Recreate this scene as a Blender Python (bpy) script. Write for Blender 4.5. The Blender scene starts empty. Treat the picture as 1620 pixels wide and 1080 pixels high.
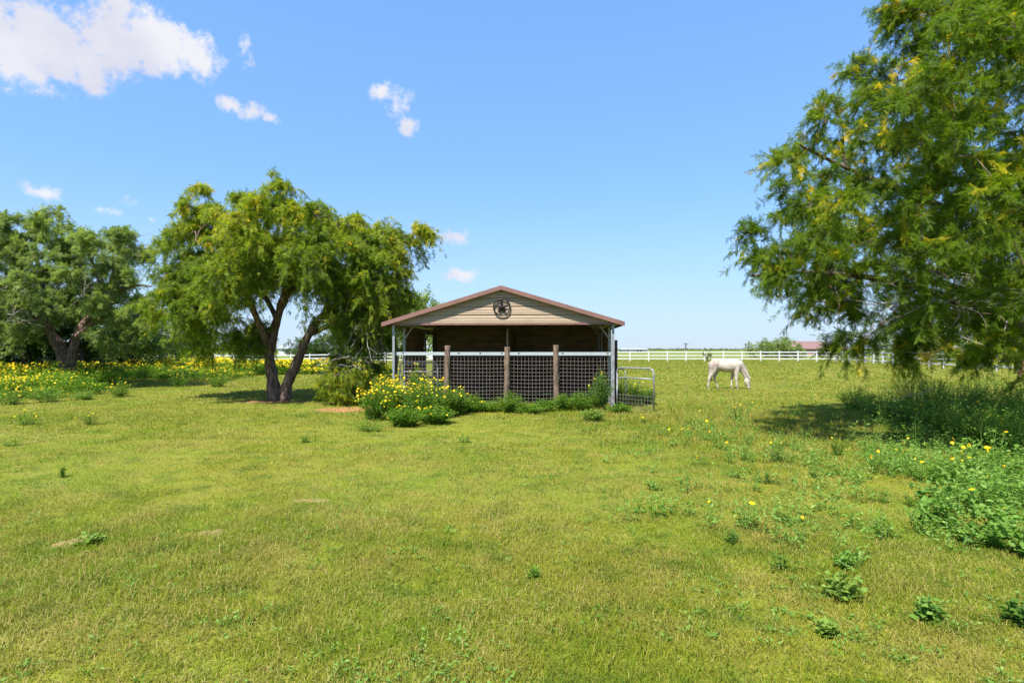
import bpy, math, random
import numpy as np
from mathutils import Vector, Matrix
R = math.radians
PI = math.pi
rng = np.random.default_rng(7)
random.seed(7)
sc = bpy.context.scene
COL = sc.collection

# ------------------------------------------------------------------ camera
CAMH, F, HZ, CX = 1.6, 900.0, 552.0, 810.0          # metres, focal in photo pixels, horizon row, centre column
cam = bpy.data.cameras.new('camera')
cam.lens, cam.sensor_width = 20.0, 36.0
cam.shift_y = 12.0 / 1620.0
cam.clip_start, cam.clip_end = 0.05, 6000
co = bpy.data.objects.new('camera', cam); COL.objects.link(co)
co.location = (0, 0, CAMH); co.rotation_euler = (R(90), 0, 0)
sc.camera = co

# ------------------------------------------------------------------ light and exposure
SUN_EL = 57.0
SUN_AZ = math.degrees(math.atan2(-0.50, -0.866))     # where the sun stands, clockwise from +Y
L = bpy.data.lights.new('sun', 'SUN'); L.energy = 5.0; L.angle = R(0.53); L.color = (1.0, 0.955, 0.88)
lo = bpy.data.objects.new('sun', L); COL.objects.link(lo)
sd = Vector((math.sin(R(SUN_AZ)) * math.cos(R(SUN_EL)), math.cos(R(SUN_AZ)) * math.cos(R(SUN_EL)), math.sin(R(SUN_EL))))
lo.rotation_euler = sd.to_track_quat('Z', 'Y').to_euler()
sc.view_settings.view_transform = 'Standard'; sc.view_settings.look = 'None'
sc.view_settings.gamma = 1; sc.view_settings.exposure = 1.02
sc.view_settings.use_curve_mapping = False
sc.cycles.use_denoising = True
sc.cycles.max_bounces = 7; sc.cycles.diffuse_bounces = 3; sc.cycles.transmission_bounces = 4
sc.cycles.transparent_max_bounces = 6


def nmath(nt, op, a, b=None, clamp=False):
    n = nt.nodes.new('ShaderNodeMath'); n.operation = op; n.use_clamp = clamp
    for i, v in enumerate((a, b)):
        if v is None: continue
        if isinstance(v, (int, float)): n.inputs[i].default_value = v
        else: nt.links.new(v, n.inputs[i])
    return n.outputs[0]


def build_world():
    w = bpy.data.worlds.new('World'); sc.world = w; w.use_nodes = True
    nt = w.node_tree; nt.nodes.clear(); LK = nt.links.new
    out = nt.nodes.new('ShaderNodeOutputWorld'); bg = nt.nodes.new('ShaderNodeBackground')
    sky = nt.nodes.new('ShaderNodeTexSky'); sky.sky_type = 'NISHITA'; sky.sun_disc = False
    sky.sun_elevation = R(SUN_EL); sky.sun_rotation = R(SUN_AZ); sky.altitude = 200
    sky.air_density = 1.0; sky.dust_density = 0.6; sky.ozone_density = 1.6
    STR = 0.14
    hs = nt.nodes.new('ShaderNodeHueSaturation'); hs.inputs['Saturation'].default_value = 1.06
    hs.inputs['Value'].default_value = 1.0
    LK(sky.outputs[0], hs.inputs['Color'])
    tint = nt.nodes.new('ShaderNodeMix'); tint.data_type = 'RGBA'; tint.blend_type = 'MULTIPLY'
    tint.inputs[0].default_value = 1.0; tint.inputs[7].default_value = (0.86, 0.98, 1.20, 1)
    LK(hs.outputs[0], tint.inputs[6])
    gm = nt.nodes.new('ShaderNodeGamma'); gm.inputs['Gamma'].default_value = .45; LK(tint.outputs[2], gm.inputs['Color'])
    lift = nt.nodes.new('ShaderNodeMix'); lift.data_type = 'RGBA'; lift.blend_type = 'MULTIPLY'; lift.inputs[0].default_value = 1.0
    lift.inputs[7].default_value = (0.90, 1.36, 1.93, 1); LK(gm.outputs[0], lift.inputs[6])
    # pale air low over the horizon
    tcs = nt.nodes.new('ShaderNodeTexCoord'); sx = nt.nodes.new('ShaderNodeSeparateXYZ'); LK(tcs.outputs['Generated'], sx.inputs[0])
    lowf = nmath(nt, 'SUBTRACT', 1.0, nmath(nt, 'MULTIPLY', nmath(nt, 'ABSOLUTE', sx.outputs['Z']), 3.2, True), True)
    lowf = nmath(nt, 'MULTIPLY', nmath(nt, 'MULTIPLY', lowf, lowf), .85)
    pale = nt.nodes.new('ShaderNodeMix'); pale.data_type = 'RGBA'; pale.inputs[7].default_value = (.355 / STR, .41 / STR, .465 / STR, 1)
    LK(lowf, pale.inputs[0]); LK(lift.outputs[2], pale.inputs[6])
    tc = nt.nodes.new('ShaderNodeTexCoord')
    nz = nt.nodes.new('ShaderNodeTexNoise'); nz.inputs['Scale'].default_value = 13; nz.inputs['Detail'].default_value = 9
    nz.inputs['Roughness'].default_value = 0.62
    LK(tc.outputs['Generated'], nz.inputs['Vector'])
    nz2 = nt.nodes.new('ShaderNodeTexNoise'); nz2.inputs['Scale'].default_value = 7; nz2.inputs['Detail'].default_value = 5
    mp = nt.nodes.new('ShaderNodeMapping'); mp.inputs['Location'].default_value = (3.1, 1.7, 0.4)
    LK(tc.outputs['Generated'], mp.inputs['Vector']); LK(mp.outputs[0], nz2.inputs['Vector'])
    # cloud puffs: direction (from photo column/row), angular half sizes, weight
    puffs = [(-10, 64, 100, 56, 1.4), (85, 72, 85, 50, 1.4), (60, 36, 60, 32, 1.1), (175, 60, 66, 52, 1.4), (190, 15, 24, 28, 1), (240, 70, 60, 42, 1.4),
             (295, 80, 46, 34, 1.2), (225, 104, 56, 20, 1), (387, 80, 13, 26, .75), (367, 166, 20, 12, .9), (397, 177, 24, 13, .95), (428, 187, 16, 9, .85),
             (603, 146, 20, 17, .9), (630, 163, 26, 22, 1), (648, 196, 20, 18, .95), (65, 304, 24, 14, .85), (195, 318, 17, 12, .65),
             (182, 334, 28, 12, .7), (240, 347, 12, 7, .5), (721, 374, 29, 13, .95), (738, 436, 36, 12, .95), (670, 368, 20, 14, .8), (1600, -150, 160, 60, 1), (-400, 200, 180, 70, 1)]
    dens = None
    for px, py, rx, ry, wgt in puffs:
        d = Vector(((px - CX) / F, 1.0, (HZ - py) / F)); ln = d.length; d.normalize()
        sub = nt.nodes.new('ShaderNodeVectorMath'); sub.operation = 'SUBTRACT'
        LK(tc.outputs['Generated'], sub.inputs[0]); sub.inputs[1].default_value = d
        ml = nt.nodes.new('ShaderNodeVectorMath'); ml.operation = 'MULTIPLY'
        LK(sub.outputs[0], ml.inputs[0]); ml.inputs[1].default_value = (F * ln / rx, F / max(rx, ry), F * ln / ry)
        le = nt.nodes.new('ShaderNodeVectorMath'); le.operation = 'LENGTH'; LK(ml.outputs[0], le.inputs[0])
        v = nmath(nt, 'MULTIPLY', nmath(nt, 'SUBTRACT', 1.5, le.outputs['Value']), wgt)
        dens = v if dens is None else nmath(nt, 'MAXIMUM', dens, v)
    # ragged edges: noise eats into the puffs
    nz3 = nt.nodes.new('ShaderNodeTexNoise'); nz3.inputs['Scale'].default_value = 42; nz3.inputs['Detail'].default_value = 8; nz3.inputs['Roughness'].default_value = .65
    LK(tc.outputs['Generated'], nz3.inputs['Vector'])
    e = nmath(nt, 'ADD', nmath(nt, 'MULTIPLY', nmath(nt, 'SUBTRACT', nz.outputs['Fac'], 0.5), 2.6), nmath(nt, 'MULTIPLY', nmath(nt, 'SUBTRACT', nz3.outputs['Fac'], 0.5), 3.0))
    a = nmath(nt, 'ADD', nmath(nt, 'MINIMUM', dens, 1.5), e)
    gate = nmath(nt, 'GREATER_THAN', dens, 0.0)
    mr = nt.nodes.new('ShaderNodeMapRange'); mr.interpolation_type = 'SMOOTHSTEP'
    mr.inputs[1].default_value = 0.35; mr.inputs[2].default_value = 1.35; mr.inputs[4].default_value = 0.93
    LK(a, mr.inputs[0])
    soft = nmath(nt, 'MULTIPLY', dens, 2.2, True)
    alpha = nmath(nt, 'MULTIPLY', nmath(nt, 'MULTIPLY', mr.outputs[0], gate), soft)
    cr = nt.nodes.new('ShaderNodeMix'); cr.data_type = 'RGBA'
    cr.inputs[6].default_value = (0.36 / STR, 0.36 / STR, 0.415 / STR, 1)
    cr.inputs[7].default_value = (0.465 / STR, 0.46 / STR, 0.47 / STR, 1)
    m2 = nt.nodes.new('ShaderNodeMapRange'); m2.inputs[1].default_value = 0.32; m2.inputs[2].default_value = 0.60
    LK(nz2.outputs['Fac'], m2.inputs[0]); LK(m2.outputs[0], cr.inputs[0])
    mx = nt.nodes.new('ShaderNodeMix'); mx.data_type = 'RGBA'
    LK(alpha, mx.inputs[0]); LK(pale.outputs[2], mx.inputs[6]); LK(cr.outputs[2], mx.inputs[7])
    LK(mx.outputs[2], bg.inputs['Color']); bg.inputs['Strength'].default_value = STR
    LK(bg.outputs[0], out.inputs['Surface'])


build_world()

# ------------------------------------------------------------------ helpers
def tag(o, label=None, cat=None, group=None, kind=None):
    if label: o['label'] = label
    if cat: o['category'] = cat
    if group: o['group'] = group
    if kind: o['kind'] = kind
    return o


def empty(name, loc, label=None, cat=None, group=None, rz=0.0):
    o = bpy.data.objects.new(name, None); COL.objects.link(o)
    o.empty_display_size = 0.2
    o.location = loc; o.rotation_euler = (0, 0, rz)
    return tag(o, label, cat, group)


def link_mesh(name, me, mats, parent=None, smooth=False):
    o = bpy.data.objects.new(name, me); COL.objects.link(o)
    for m in (mats if isinstance(mats, (list, tuple)) else [mats]): me.materials.append(m)
    if parent is not None: o.parent = parent
    if smooth: me.polygons.foreach_set('use_smooth', np.ones(len(me.polygons), dtype=bool))
    me.update()
    return o


def np_mesh(name, V, faces, attrs=None, midx=None):
    """V (n,3); faces: list of (m,k) int arrays; attrs: {name: (n,) float}."""
    me = bpy.data.meshes.new(name)
    V = np.asarray(V, dtype=np.float32)
    me.vertices.add(len(V)); me.vertices.foreach_set('co', V.ravel())
    faces = [np.asarray(f, dtype=np.int32) for f in faces if len(f)]
    tot = np.concatenate([np.full(len(f), f.shape[1], dtype=np.int32) for f in faces])
    idx = np.concatenate([f.ravel() for f in faces])
    me.loops.add(len(idx)); me.loops.foreach_set('vertex_index', idx)
    st = np.concatenate([[0], np.cumsum(tot)[:-1]]).astype(np.int32)
    me.polygons.add(len(tot)); me.polygons.foreach_set('loop_start', st); me.polygons.foreach_set('loop_total', tot)
    if midx is not None: me.polygons.foreach_set('material_index', np.asarray(midx, dtype=np.int32))
    me.update(calc_edges=True)
    for k, a in (attrs or {}).items():
        at = me.attributes.new(k, 'FLOAT', 'POINT'); at.data.foreach_set('value', np.asarray(a, dtype=np.float32))
    return me


class MB:
    def __init__(s): s.v = []; s.f = []
    def add(s, vs, fs):
        b = len(s.v); s.v += [tuple(p) for p in vs]; s.f += [tuple(b + i for i in f) for f in fs]; return s
    def box(s, c, size, M=None):
        x, y, z = [k / 2 for k in size]
        vs = [Vector((sx * x, sy * y, sz * z)) for sz in (-1, 1) for sy in (-1, 1) for sx in (-1, 1)]
        if M is not None: vs = [M @ v for v in vs]
        vs = [v + Vector(c) for v in vs]
        return s.add(vs, [(0, 2, 3, 1), (4, 5, 7, 6), (0, 1, 5, 4), (2, 6, 7, 3), (0, 4, 6, 2), (1, 3, 7, 5)])
    def bar(s, a, b, w, h, up=(0, 0, 1)):
        a, b = Vector(a), Vector(b); d = b - a; ln = d.length; d.normalize()
        up = Vector(up)
        if abs(d.dot(up)) > .98: up = Vector((0, 1, 0))
        x = d.cross(up).normalized(); z = x.cross(d).normalized()
        M = Matrix((x, d, z)).transposed()
        return s.box((a + b) / 2, (w, ln, h), M)
    def tube(s, pts, r, n=8, cap=True):
        pts = [Vector(p) for p in pts]; rs = r if isinstance(r, (list, tuple)) else [r] * len(pts)
        ref = None; rings = []
        for i, p in enumerate(pts):
            t = (pts[min(i + 1, len(pts) - 1)] - pts[max(i - 1, 0)]).normalized()
            if ref is None:
                ref = t.cross(Vector((0, 0, 1)) if abs(t.z) < .9 else Vector((1, 0, 0))).normalized()
            ref = (ref - t * ref.dot(t)).normalized(); o = t.cross(ref)
            rings.append([p + (ref * math.cos(2 * PI * k / n) + o * math.sin(2 * PI * k / n)) * rs[i] for k in range(n)])
        vs = [v for g in rings for v in g]; fs = []
        for i in range(len(rings) - 1):
            for k in range(n):
                k2 = (k + 1) % n
                fs.append((i * n + k, i * n + k2, (i + 1) * n + k2, (i + 1) * n + k))
        if cap: fs += [tuple(range(n))[::-1], tuple((len(rings) - 1) * n + k for k in range(n))]
        return s.add(vs, fs)
    def build(s, name, mat, parent=None, smooth=False):
        me = bpy.data.meshes.new(name); me.from_pydata(s.v, [], s.f); me.update()
        return link_mesh(name, me, mat, parent, smooth)


def copy_tree(o, parent=None):
    c = o.copy(); COL.objects.link(c)
    if parent is not None: c.parent = parent
    for ch in list(o.children): copy_tree(ch, c)
    return c


def sstep(x, a, b):
    t = np.clip((np.asarray(x, float) - a) / (b - a), 0, 1); return t * t * (3 - 2 * t)


_perm = np.random.default_rng(3).random((64, 64))
def vnoise(x, y, s=1.0, off=0.0):
    x = np.asarray(x, float) * s + 1000.3 + off; y = np.asarray(y, float) * s + 1000.7 + off * 1.7
    xi = np.floor(x).astype(int); yi = np.floor(y).astype(int); fx = x - xi; fy = y - yi
    fx = fx * fx * (3 - 2 * fx); fy = fy * fy * (3 - 2 * fy)
    g = lambda a, b: _perm[a % 64, b % 64]
    return (g(xi, yi) * (1 - fx) + g(xi + 1, yi) * fx) * (1 - fy) + (g(xi, yi + 1) * (1 - fx) + g(xi + 1, yi + 1) * fx) * fy


def H(x, y):
    """terrain height"""
    x = np.asarray(x, float); y = np.asarray(y, float)
    h = -0.45 * sstep(-x, 4, 34) * sstep(y, 26, 62)
    h = h - 0.14 * np.exp(-(((x - 9.5) / 6) ** 2 + ((y - 25) / 6) ** 2))
    near = np.exp(-(y / 40) ** 2)
    h = h + (vnoise(x, y, .45) - .5) * .05 * near + (vnoise(x, y, 1.3, 9) - .5) * .025 * near * np.exp(-(y / 15) ** 2)
    return h


def hz(x, y): return float(H(x, y))


def G(px, py):
    """photo pixel on the ground -> world point"""
    d = CAMH * F / (py - HZ); x = (px - CX) / F * d
    for _ in range(4):
        d = (CAMH - hz(x, d)) * F / (py - HZ); x = (px - CX) / F * d
    return Vector((x, d, hz(x, d)))


def P(px, py, d): return Vector(((px - CX) / F * d, d, CAMH + (HZ - py) / F * d))


# ------------------------------------------------------------------ materials
def mat(name, col, rough=0.8, metal=0.0, spec=0.5, noise=None, bump=None, coord='Object', wave=None, coat=0):
    """noise=(scale, colour2, lo, hi[, stretch]); bump=(scale, strength[, stretch])"""
    m = bpy.data.materials.new(name); m.use_nodes = True; nt = m.node_tree
    b = nt.nodes['Principled BSDF']; b.inputs['Roughness'].default_value = rough; b.inputs['Metallic'].default_value = metal
    b.inputs['Specular IOR Level'].default_value = spec
    b.inputs['Base Color'].default_value = (*col, 1)
    tc = nt.nodes.new('ShaderNodeTexCoord')
    def nz(scale, stretch, detail=6):
        mp = nt.nodes.new('ShaderNodeMapping'); mp.inputs['Scale'].default_value = stretch
        nt.links.new(tc.outputs[coord], mp.inputs['Vector'])
        n = nt.nodes.new('ShaderNodeTexNoise'); n.inputs['Scale'].default_value = scale; n.inputs['Detail'].default_value = detail
        n.inputs['Roughness'].default_value = .6
        nt.links.new(mp.outputs[0], n.inputs['Vector']); return n.outputs['Fac']
    if noise:
        f = nz(noise[0], noise[4] if len(noise) > 4 else (1, 1, 1))
        mr = nt.nodes.new('ShaderNodeMapRange'); mr.inputs[1].default_value = noise[2]; mr.inputs[2].default_value = noise[3]
        nt.links.new(f, mr.inputs[0])
        mx = nt.nodes.new('ShaderNodeMix'); mx.data_type = 'RGBA'
        mx.inputs[6].default_value = (*col, 1); mx.inputs[7].default_value = (*noise[1], 1)
        nt.links.new(mr.outputs[0], mx.inputs[0]); nt.links.new(mx.outputs[2], b.inputs['Base Color'])
    if bump:
        f = nz(bump[0], bump[2] if len(bump) > 2 else (1, 1, 1))
        bp = nt.nodes.new('ShaderNodeBump'); bp.inputs['Strength'].default_value = bump[1]; bp.inputs['Distance'].default_value = 0.02
        nt.links.new(f, bp.inputs['Height']); nt.links.new(bp.outputs[0], b.inputs['Normal'])
    return m


def leaf_mat(name, stops, trans=0.35, rough=0.55, spec=.14, nscale=1.2, namt=.5):
    """stops: [(pos, colour)] along the 'tint' attribute; a slow world noise shifts hue between clumps."""
    m = bpy.data.materials.new(name); m.use_nodes = True; nt = m.node_tree; LK = nt.links.new
    b = nt.nodes['Principled BSDF']; b.inputs['Roughness'].default_value = rough; b.inputs['Specular IOR Level'].default_value = spec
    at = nt.nodes.new('ShaderNodeAttribute'); at.attribute_name = 'tint'
    geo = nt.nodes.new('ShaderNodeNewGeometry')
    n = nt.nodes.new('ShaderNodeTexNoise'); n.inputs['Scale'].default_value = nscale; n.inputs['Detail'].default_value = 2
    LK(geo.outputs['Position'], n.inputs['Vector'])
    f = nmath(nt, 'ADD', at.outputs['Fac'], nmath(nt, 'MULTIPLY', nmath(nt, 'SUBTRACT', n.outputs['Fac'], .5), namt))
    cr = nt.nodes.new('ShaderNodeValToRGB'); el = cr.color_ramp.elements
    while len(el) < len(stops): el.new(.5)
    for e, (p, c) in zip(el, stops): e.position = p; e.color = (*c, 1)
    LK(f, cr.inputs[0]); LK(cr.outputs[0], b.inputs['Base Color'])
    tr = nt.nodes.new('ShaderNodeBsdfTranslucent')
    hs = nt.nodes.new('ShaderNodeMix'); hs.data_type = 'RGBA'; hs.blend_type = 'MULTIPLY'; hs.inputs[0].default_value = 1
    hs.inputs[7].default_value = (1.35, 1.5, .7, 1); LK(cr.outputs[0], hs.inputs[6]); LK(hs.outputs[2], tr.inputs['Color'])
    mx = nt.nodes.new('ShaderNodeMixShader'); mx.inputs[0].default_value = trans
    LK(b.outputs[0], mx.inputs[1]); LK(tr.outputs[0], mx.inputs[2])
    LK(mx.outputs[0], nt.nodes['Material Output'].inputs['Surface'])
    return m


def patch_color(nt, mats_for='ground'):
    """sward colour from world position: lush, yellowing and thatchy patches"""
    LK = nt.links.new
    geo = nt.nodes.new('ShaderNodeNewGeometry')
    def nz(s, d=4, off=0, r=.55):
        mp = nt.nodes.new('ShaderNodeMapping'); mp.inputs['Location'].default_value = (off, off * .7, 0); mp.inputs['Scale'].default_value = (1, 1, .01)
        LK(geo.outputs['Position'], mp.inputs['Vector'])
        n = nt.nodes.new('ShaderNodeTexNoise'); n.inputs['Scale'].default_value = s; n.inputs['Detail'].default_value = d
        n.inputs['Roughness'].default_value = r; LK(mp.outputs[0], n.inputs['Vector']); return n.outputs['Fac']
    def rng_(f, a, b):
        mr = nt.nodes.new('ShaderNodeMapRange'); mr.inputs[1].default_value = a; mr.inputs[2].default_value = b; LK(f, mr.inputs[0]); return mr.outputs[0]
    def mix(f, a, b):
        mx = nt.nodes.new('ShaderNodeMix'); mx.data_type = 'RGBA'
        LK(f, mx.inputs[0]) if not isinstance(f, (float, int)) else None
        for k, v in ((6, a), (7, b)):
            if isinstance(v, tuple): mx.inputs[k].default_value = (*v, 1)
            else: LK(v, mx.inputs[k])
        return mx.outputs[2]
    c = mix(rng_(nz(.33, 5), .36, .62), (.168, .232, .012), (.262, .262, .022))
    c = mix(nmath(nt, 'MULTIPLY', rng_(nz(1.6, 6, 5, .65), .46, .68), .80), c, (.300, .255, .050))
    c = mix(nmath(nt, 'MULTIPLY', rng_(nz(2.6, 5, 13), .50, .64), .75), c, (.105, .165, .012))
    return c, geo, nz, rng_, mix


DIRT = [(-4.45, 15.1, .75, .62), (-7.3, 17.2, 1.1, .30), (-4.0, 16.6, .9, .5)]


def ground_material():
    m = bpy.data.materials.new('grass_ground'); m.use_nodes = True; nt = m.node_tree; LK = nt.links.new
    b = nt.nodes['Principled BSDF']; b.inputs['Roughness'].default_value = .95; b.inputs['Specular IOR Level'].default_value = .1
    c, geo, nz, rng_, mix = patch_color(nt)
    th = nmath(nt, 'MULTIPLY', rng_(nz(14, 6, 3, .7), .42, .66), .5)
    c2 = mix(th, c, (.17, .13, .045))
    # far away the sward reads as its own mean colour
    sep = nt.nodes.new('ShaderNodeSeparateXYZ'); LK(geo.outputs['Position'], sep.inputs[0])
    fine = nmath(nt, 'MULTIPLY', rng_(nz(38, 4, 1, .7), .35, .62), .55)
    c2 = mix(fine, c2, (.055, .085, .012))
    far = mix(rng_(nz(.12, 6, 8, .6), .4, .6), (.120, .170, .022), (.170, .175, .036))
    fr = rng_(sep.outputs['Y'], 35, 80)
    c3 = mix(fr, c2, far)
    # bare red earth
    mask = None
    for (x, y, rx, ry) in DIRT:
        su = nt.nodes.new('ShaderNodeVectorMath'); su.operation = 'SUBTRACT'; LK(geo.outputs['Position'], su.inputs[0]); su.inputs[1].default_value = (x, y, 0)
        ml = nt.nodes.new('ShaderNodeVectorMath'); ml.operation = 'MULTIPLY'; LK(su.outputs[0], ml.inputs[0]); ml.inputs[1].default_value = (1 / rx, 1 / ry, 0)
        le = nt.nodes.new('ShaderNodeVectorMath'); le.operation = 'LENGTH'; LK(ml.outputs[0], le.inputs[0])
        v = nmath(nt, 'SUBTRACT', 1.15, le.outputs['Value'])
        mask = v if mask is None else nmath(nt, 'MAXIMUM', mask, v)
    mask = nmath(nt, 'ADD', mask, nmath(nt, 'MULTIPLY', nmath(nt, 'SUBTRACT', nz(3.5, 5, 2), .5), 1.4))
    mk = rng_(mask, .0, .35)
    soil = mix(rng_(nz(9, 5), .35, .65), (.42, .19, .095), (.30, .15, .075))
    LK(mix(mk, c3, soil), b.inputs['Base Color'])
    bp = nt.nodes.new('ShaderNodeBump'); bp.inputs['Strength'].default_value = .6; bp.inputs['Distance'].default_value = .03
    LK(nz(25, 5), bp.inputs['Height']); LK(bp.outputs[0], b.inputs['Normal'])
    return m


def blade_material():
    m = bpy.data.materials.new('grass_blades'); m.use_nodes = True; nt = m.node_tree; LK = nt.links.new
    b = nt.nodes['Principled BSDF']; b.inputs['Roughness'].default_value = .6; b.inputs['Specular IOR Level'].default_value = .10
    c, geo, nz, rng_, mix = patch_color(nt)
    at = nt.nodes.new('ShaderNodeAttribute'); at.attribute_name = 'tint'
    dry = rng_(at.outputs['Fac'], .62, .82); c1 = mix(dry, c, (.42, .35, .11))
    grn = rng_(at.outputs['Fac'], .32, .05); c1 = mix(nmath(nt, 'MULTIPLY', grn, .55), c1, (.095, .225, .012))
    LK(c1, b.inputs['Base Color'])
    tr = nt.nodes.new('ShaderNodeBsdfTranslucent'); LK(c1, tr.inputs['Color'])
    mx = nt.nodes.new('ShaderNodeMixShader'); mx.inputs[0].default_value = .42
    LK(b.outputs[0], mx.inputs[1]); LK(tr.outputs[0], mx.inputs[2]); LK(mx.outputs[0], nt.nodes['Material Output'].inputs['Surface'])
    return m


M = {}
M['galv'] = mat('galvanised_steel', (.33, .35, .37), .45, .35, noise=(9, (.22, .22, .22), .38, .62), bump=(60, .05))
M['rail'] = mat('painted_rail', (.37, .41, .41), .5, .15, noise=(5, (.34, .36, .35), .45, .7, (1, 1, 1)))
M['wire'] = mat('wire', (.25, .22, .20), .6, .2, noise=(4, (.19, .13, .10), .5, .7))
M['fascia'] = mat('brown_trim', (.215, .110, .085), .45, 0, noise=(3, (.17, .085, .065), .4, .7))
M['roof'] = mat('brown_roof_sheet', (.16, .085, .065), .5, .1, noise=(2, (.12, .07, .06), .4, .7))
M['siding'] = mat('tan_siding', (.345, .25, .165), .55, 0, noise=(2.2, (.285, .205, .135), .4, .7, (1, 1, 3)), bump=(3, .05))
M['lining'] = mat('shade_toned_lining', (.26, .175, .095), .7, 0, noise=(2, (.14, .09, .05), .4, .7, (1, 1, 3)))  # primer-brown inside, darkened so the colour carries some of the interior shade
M['board'] = mat('kick_board', (.22, .115, .07), .85, 0, noise=(5, (.12, .065, .042), .35, .65, (1, 1, 6)), bump=(20, .3, (1, 1, 8)))
M['wood'] = mat('weathered_wood', (.215, .150, .098), .9, 0, noise=(9, (.085, .055, .038), .38, .60, (2.5, 2.5, .5)), bump=(18, .9, (2.5, 2.5, .6)))
M['darkwood'] = mat('dark_wood', (.10, .065, .05), .9, 0, noise=(6, (.05, .035, .03), .4, .6, (2, 2, .4)), bump=(18, .5, (2, 2, .4)))
M['black'] = mat('black_iron', (.028, .026, .026), .45, .6, noise=(20, (.05, .035, .03), .5, .7))
M['hole'] = mat('slot_hole', (.012, .012, .012), .9)
M['vinyl'] = mat('white_vinyl', (.56, .56, .545), .45, 0, noise=(1.5, (.46, .46, .42), .48, .75))
M['bark'] = mat('bark', (.215, .140, .100), .95, 0, noise=(7, (.075, .048, .036), .40, .58, (2.2, 2.2, .45)), bump=(13, 1.0, (2.5, 2.5, .5)))
M['twig'] = mat('twig_bark', (.19, .155, .125), .9, 0, noise=(5, (.10, .075, .06), .4, .6))
M['dead'] = mat('dead_twigs', (.36, .32, .28), .9, 0, noise=(5, (.22, .19, .16), .4, .6))
M['heart'] = mat('bare_heartwood', (.40, .24, .15), .9, 0, noise=(9, (.26, .14, .09), .35, .6, (3, 3, .6)), bump=(14, .6, (3, 3, .6)))
M['soil'] = mat('dry_soil', (.24, .15, .050), .95, 0, noise=(30, (.20, .19, .05), .4, .62), bump=(60, .8))
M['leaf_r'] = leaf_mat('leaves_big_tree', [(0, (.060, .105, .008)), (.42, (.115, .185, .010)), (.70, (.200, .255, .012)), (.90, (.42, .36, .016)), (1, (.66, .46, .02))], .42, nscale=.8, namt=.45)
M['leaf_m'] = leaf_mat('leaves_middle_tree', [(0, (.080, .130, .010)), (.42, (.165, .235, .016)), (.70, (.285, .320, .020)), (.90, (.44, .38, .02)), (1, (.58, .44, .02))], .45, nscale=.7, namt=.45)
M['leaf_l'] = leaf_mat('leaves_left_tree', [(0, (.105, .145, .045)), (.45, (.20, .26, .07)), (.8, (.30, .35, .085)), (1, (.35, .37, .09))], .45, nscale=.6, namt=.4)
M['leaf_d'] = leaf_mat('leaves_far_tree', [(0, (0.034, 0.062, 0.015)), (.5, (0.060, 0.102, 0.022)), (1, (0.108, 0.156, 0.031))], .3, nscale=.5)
M['weed'] = leaf_mat('weed_leaves', [(0, (0.057, 0.127, 0.011)), (.5, (0.109, 0.204, 0.018)), (1, (0.190, 0.281, 0.028))], .35, nscale=2)
M['weed_fresh'] = leaf_mat('fresh_weed_leaves', [(0, (.085, .175, .020)), (.5, (.155, .28, .045)), (1, (.25, .37, .09))], .38, nscale=2)
M['weed_pale'] = leaf_mat('pale_weed_leaves', [(0, (0.095, 0.171, 0.028)), (.5, (0.162, 0.252, 0.037)), (1, (0.257, 0.333, 0.065))], .3, nscale=2)
M['weed_dark'] = leaf_mat('dark_weed_leaves', [(0, (0.037, 0.094, 0.014)), (.5, (0.075, 0.156, 0.022)), (1, (0.138, 0.225, 0.030))], .35, nscale=2)
M['petal'] = leaf_mat('yellow_petals', [(0, (.62, .36, .006)), (.5, (.80, .54, .008)), (1, (.86, .66, .012))], .3, .5, nscale=3)
M['stem'] = mat('green_stem', (.13, .20, .035), .8, spec=.1)
M['drystem'] = mat('dry_stem', (.33, .22, .13), .8)


# ------------------------------------------------------------------ ground sheet
def spaced(a, b, d0, g):
    out = [0.0]; st = d0
    while out[-1] < b: out.append(out[-1] + st); st *= g
    neg = [0.0]; st = d0
    while neg[-1] > a: neg.append(neg[-1] - st); st *= g
    return np.array(sorted(set(neg[1:] + out)))


def build_ground():
    xs = spaced(-2500, 2500, .35, 1.035); ys = spaced(-60, 3200, .30, 1.03)
    X, Y = np.meshgrid(xs, ys); Z = H(X, Y)
    V = np.stack([X, Y, Z], -1).reshape(-1, 3); nx, ny = len(xs), len(ys)
    i = np.arange(ny - 1)[:, None] * nx + np.arange(nx - 1)[None, :]
    Fq = np.stack([i, i + 1, i + nx + 1, i + nx], -1).reshape(-1, 4)
    o = link_mesh('ground', np_mesh('ground', V, [Fq]), ground_material(), smooth=True)
    tag(o, kind='structure')


build_ground()

MOUNDS = []
for (px, py, w, dp, hh) in ((112, 860, .15, .12, .026), (336, 843, .13, .10, .018), (498, 792, .22, .08, .014)):
    MOUNDS.append((G(px, py), w, dp, hh))


def in_dirt(x, y):
    v = np.full(len(x), -9.0)
    for (dx, dy, rx, ry) in DIRT: v = np.maximum(v, 1.0 - np.hypot((x - dx) / rx, (y - dy) / ry))
    for p, w, dp, hh in MOUNDS: v = np.maximum(v, 1.0 - np.hypot((x - p.x) / w, (y - p.y) / dp))
    return v


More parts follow.
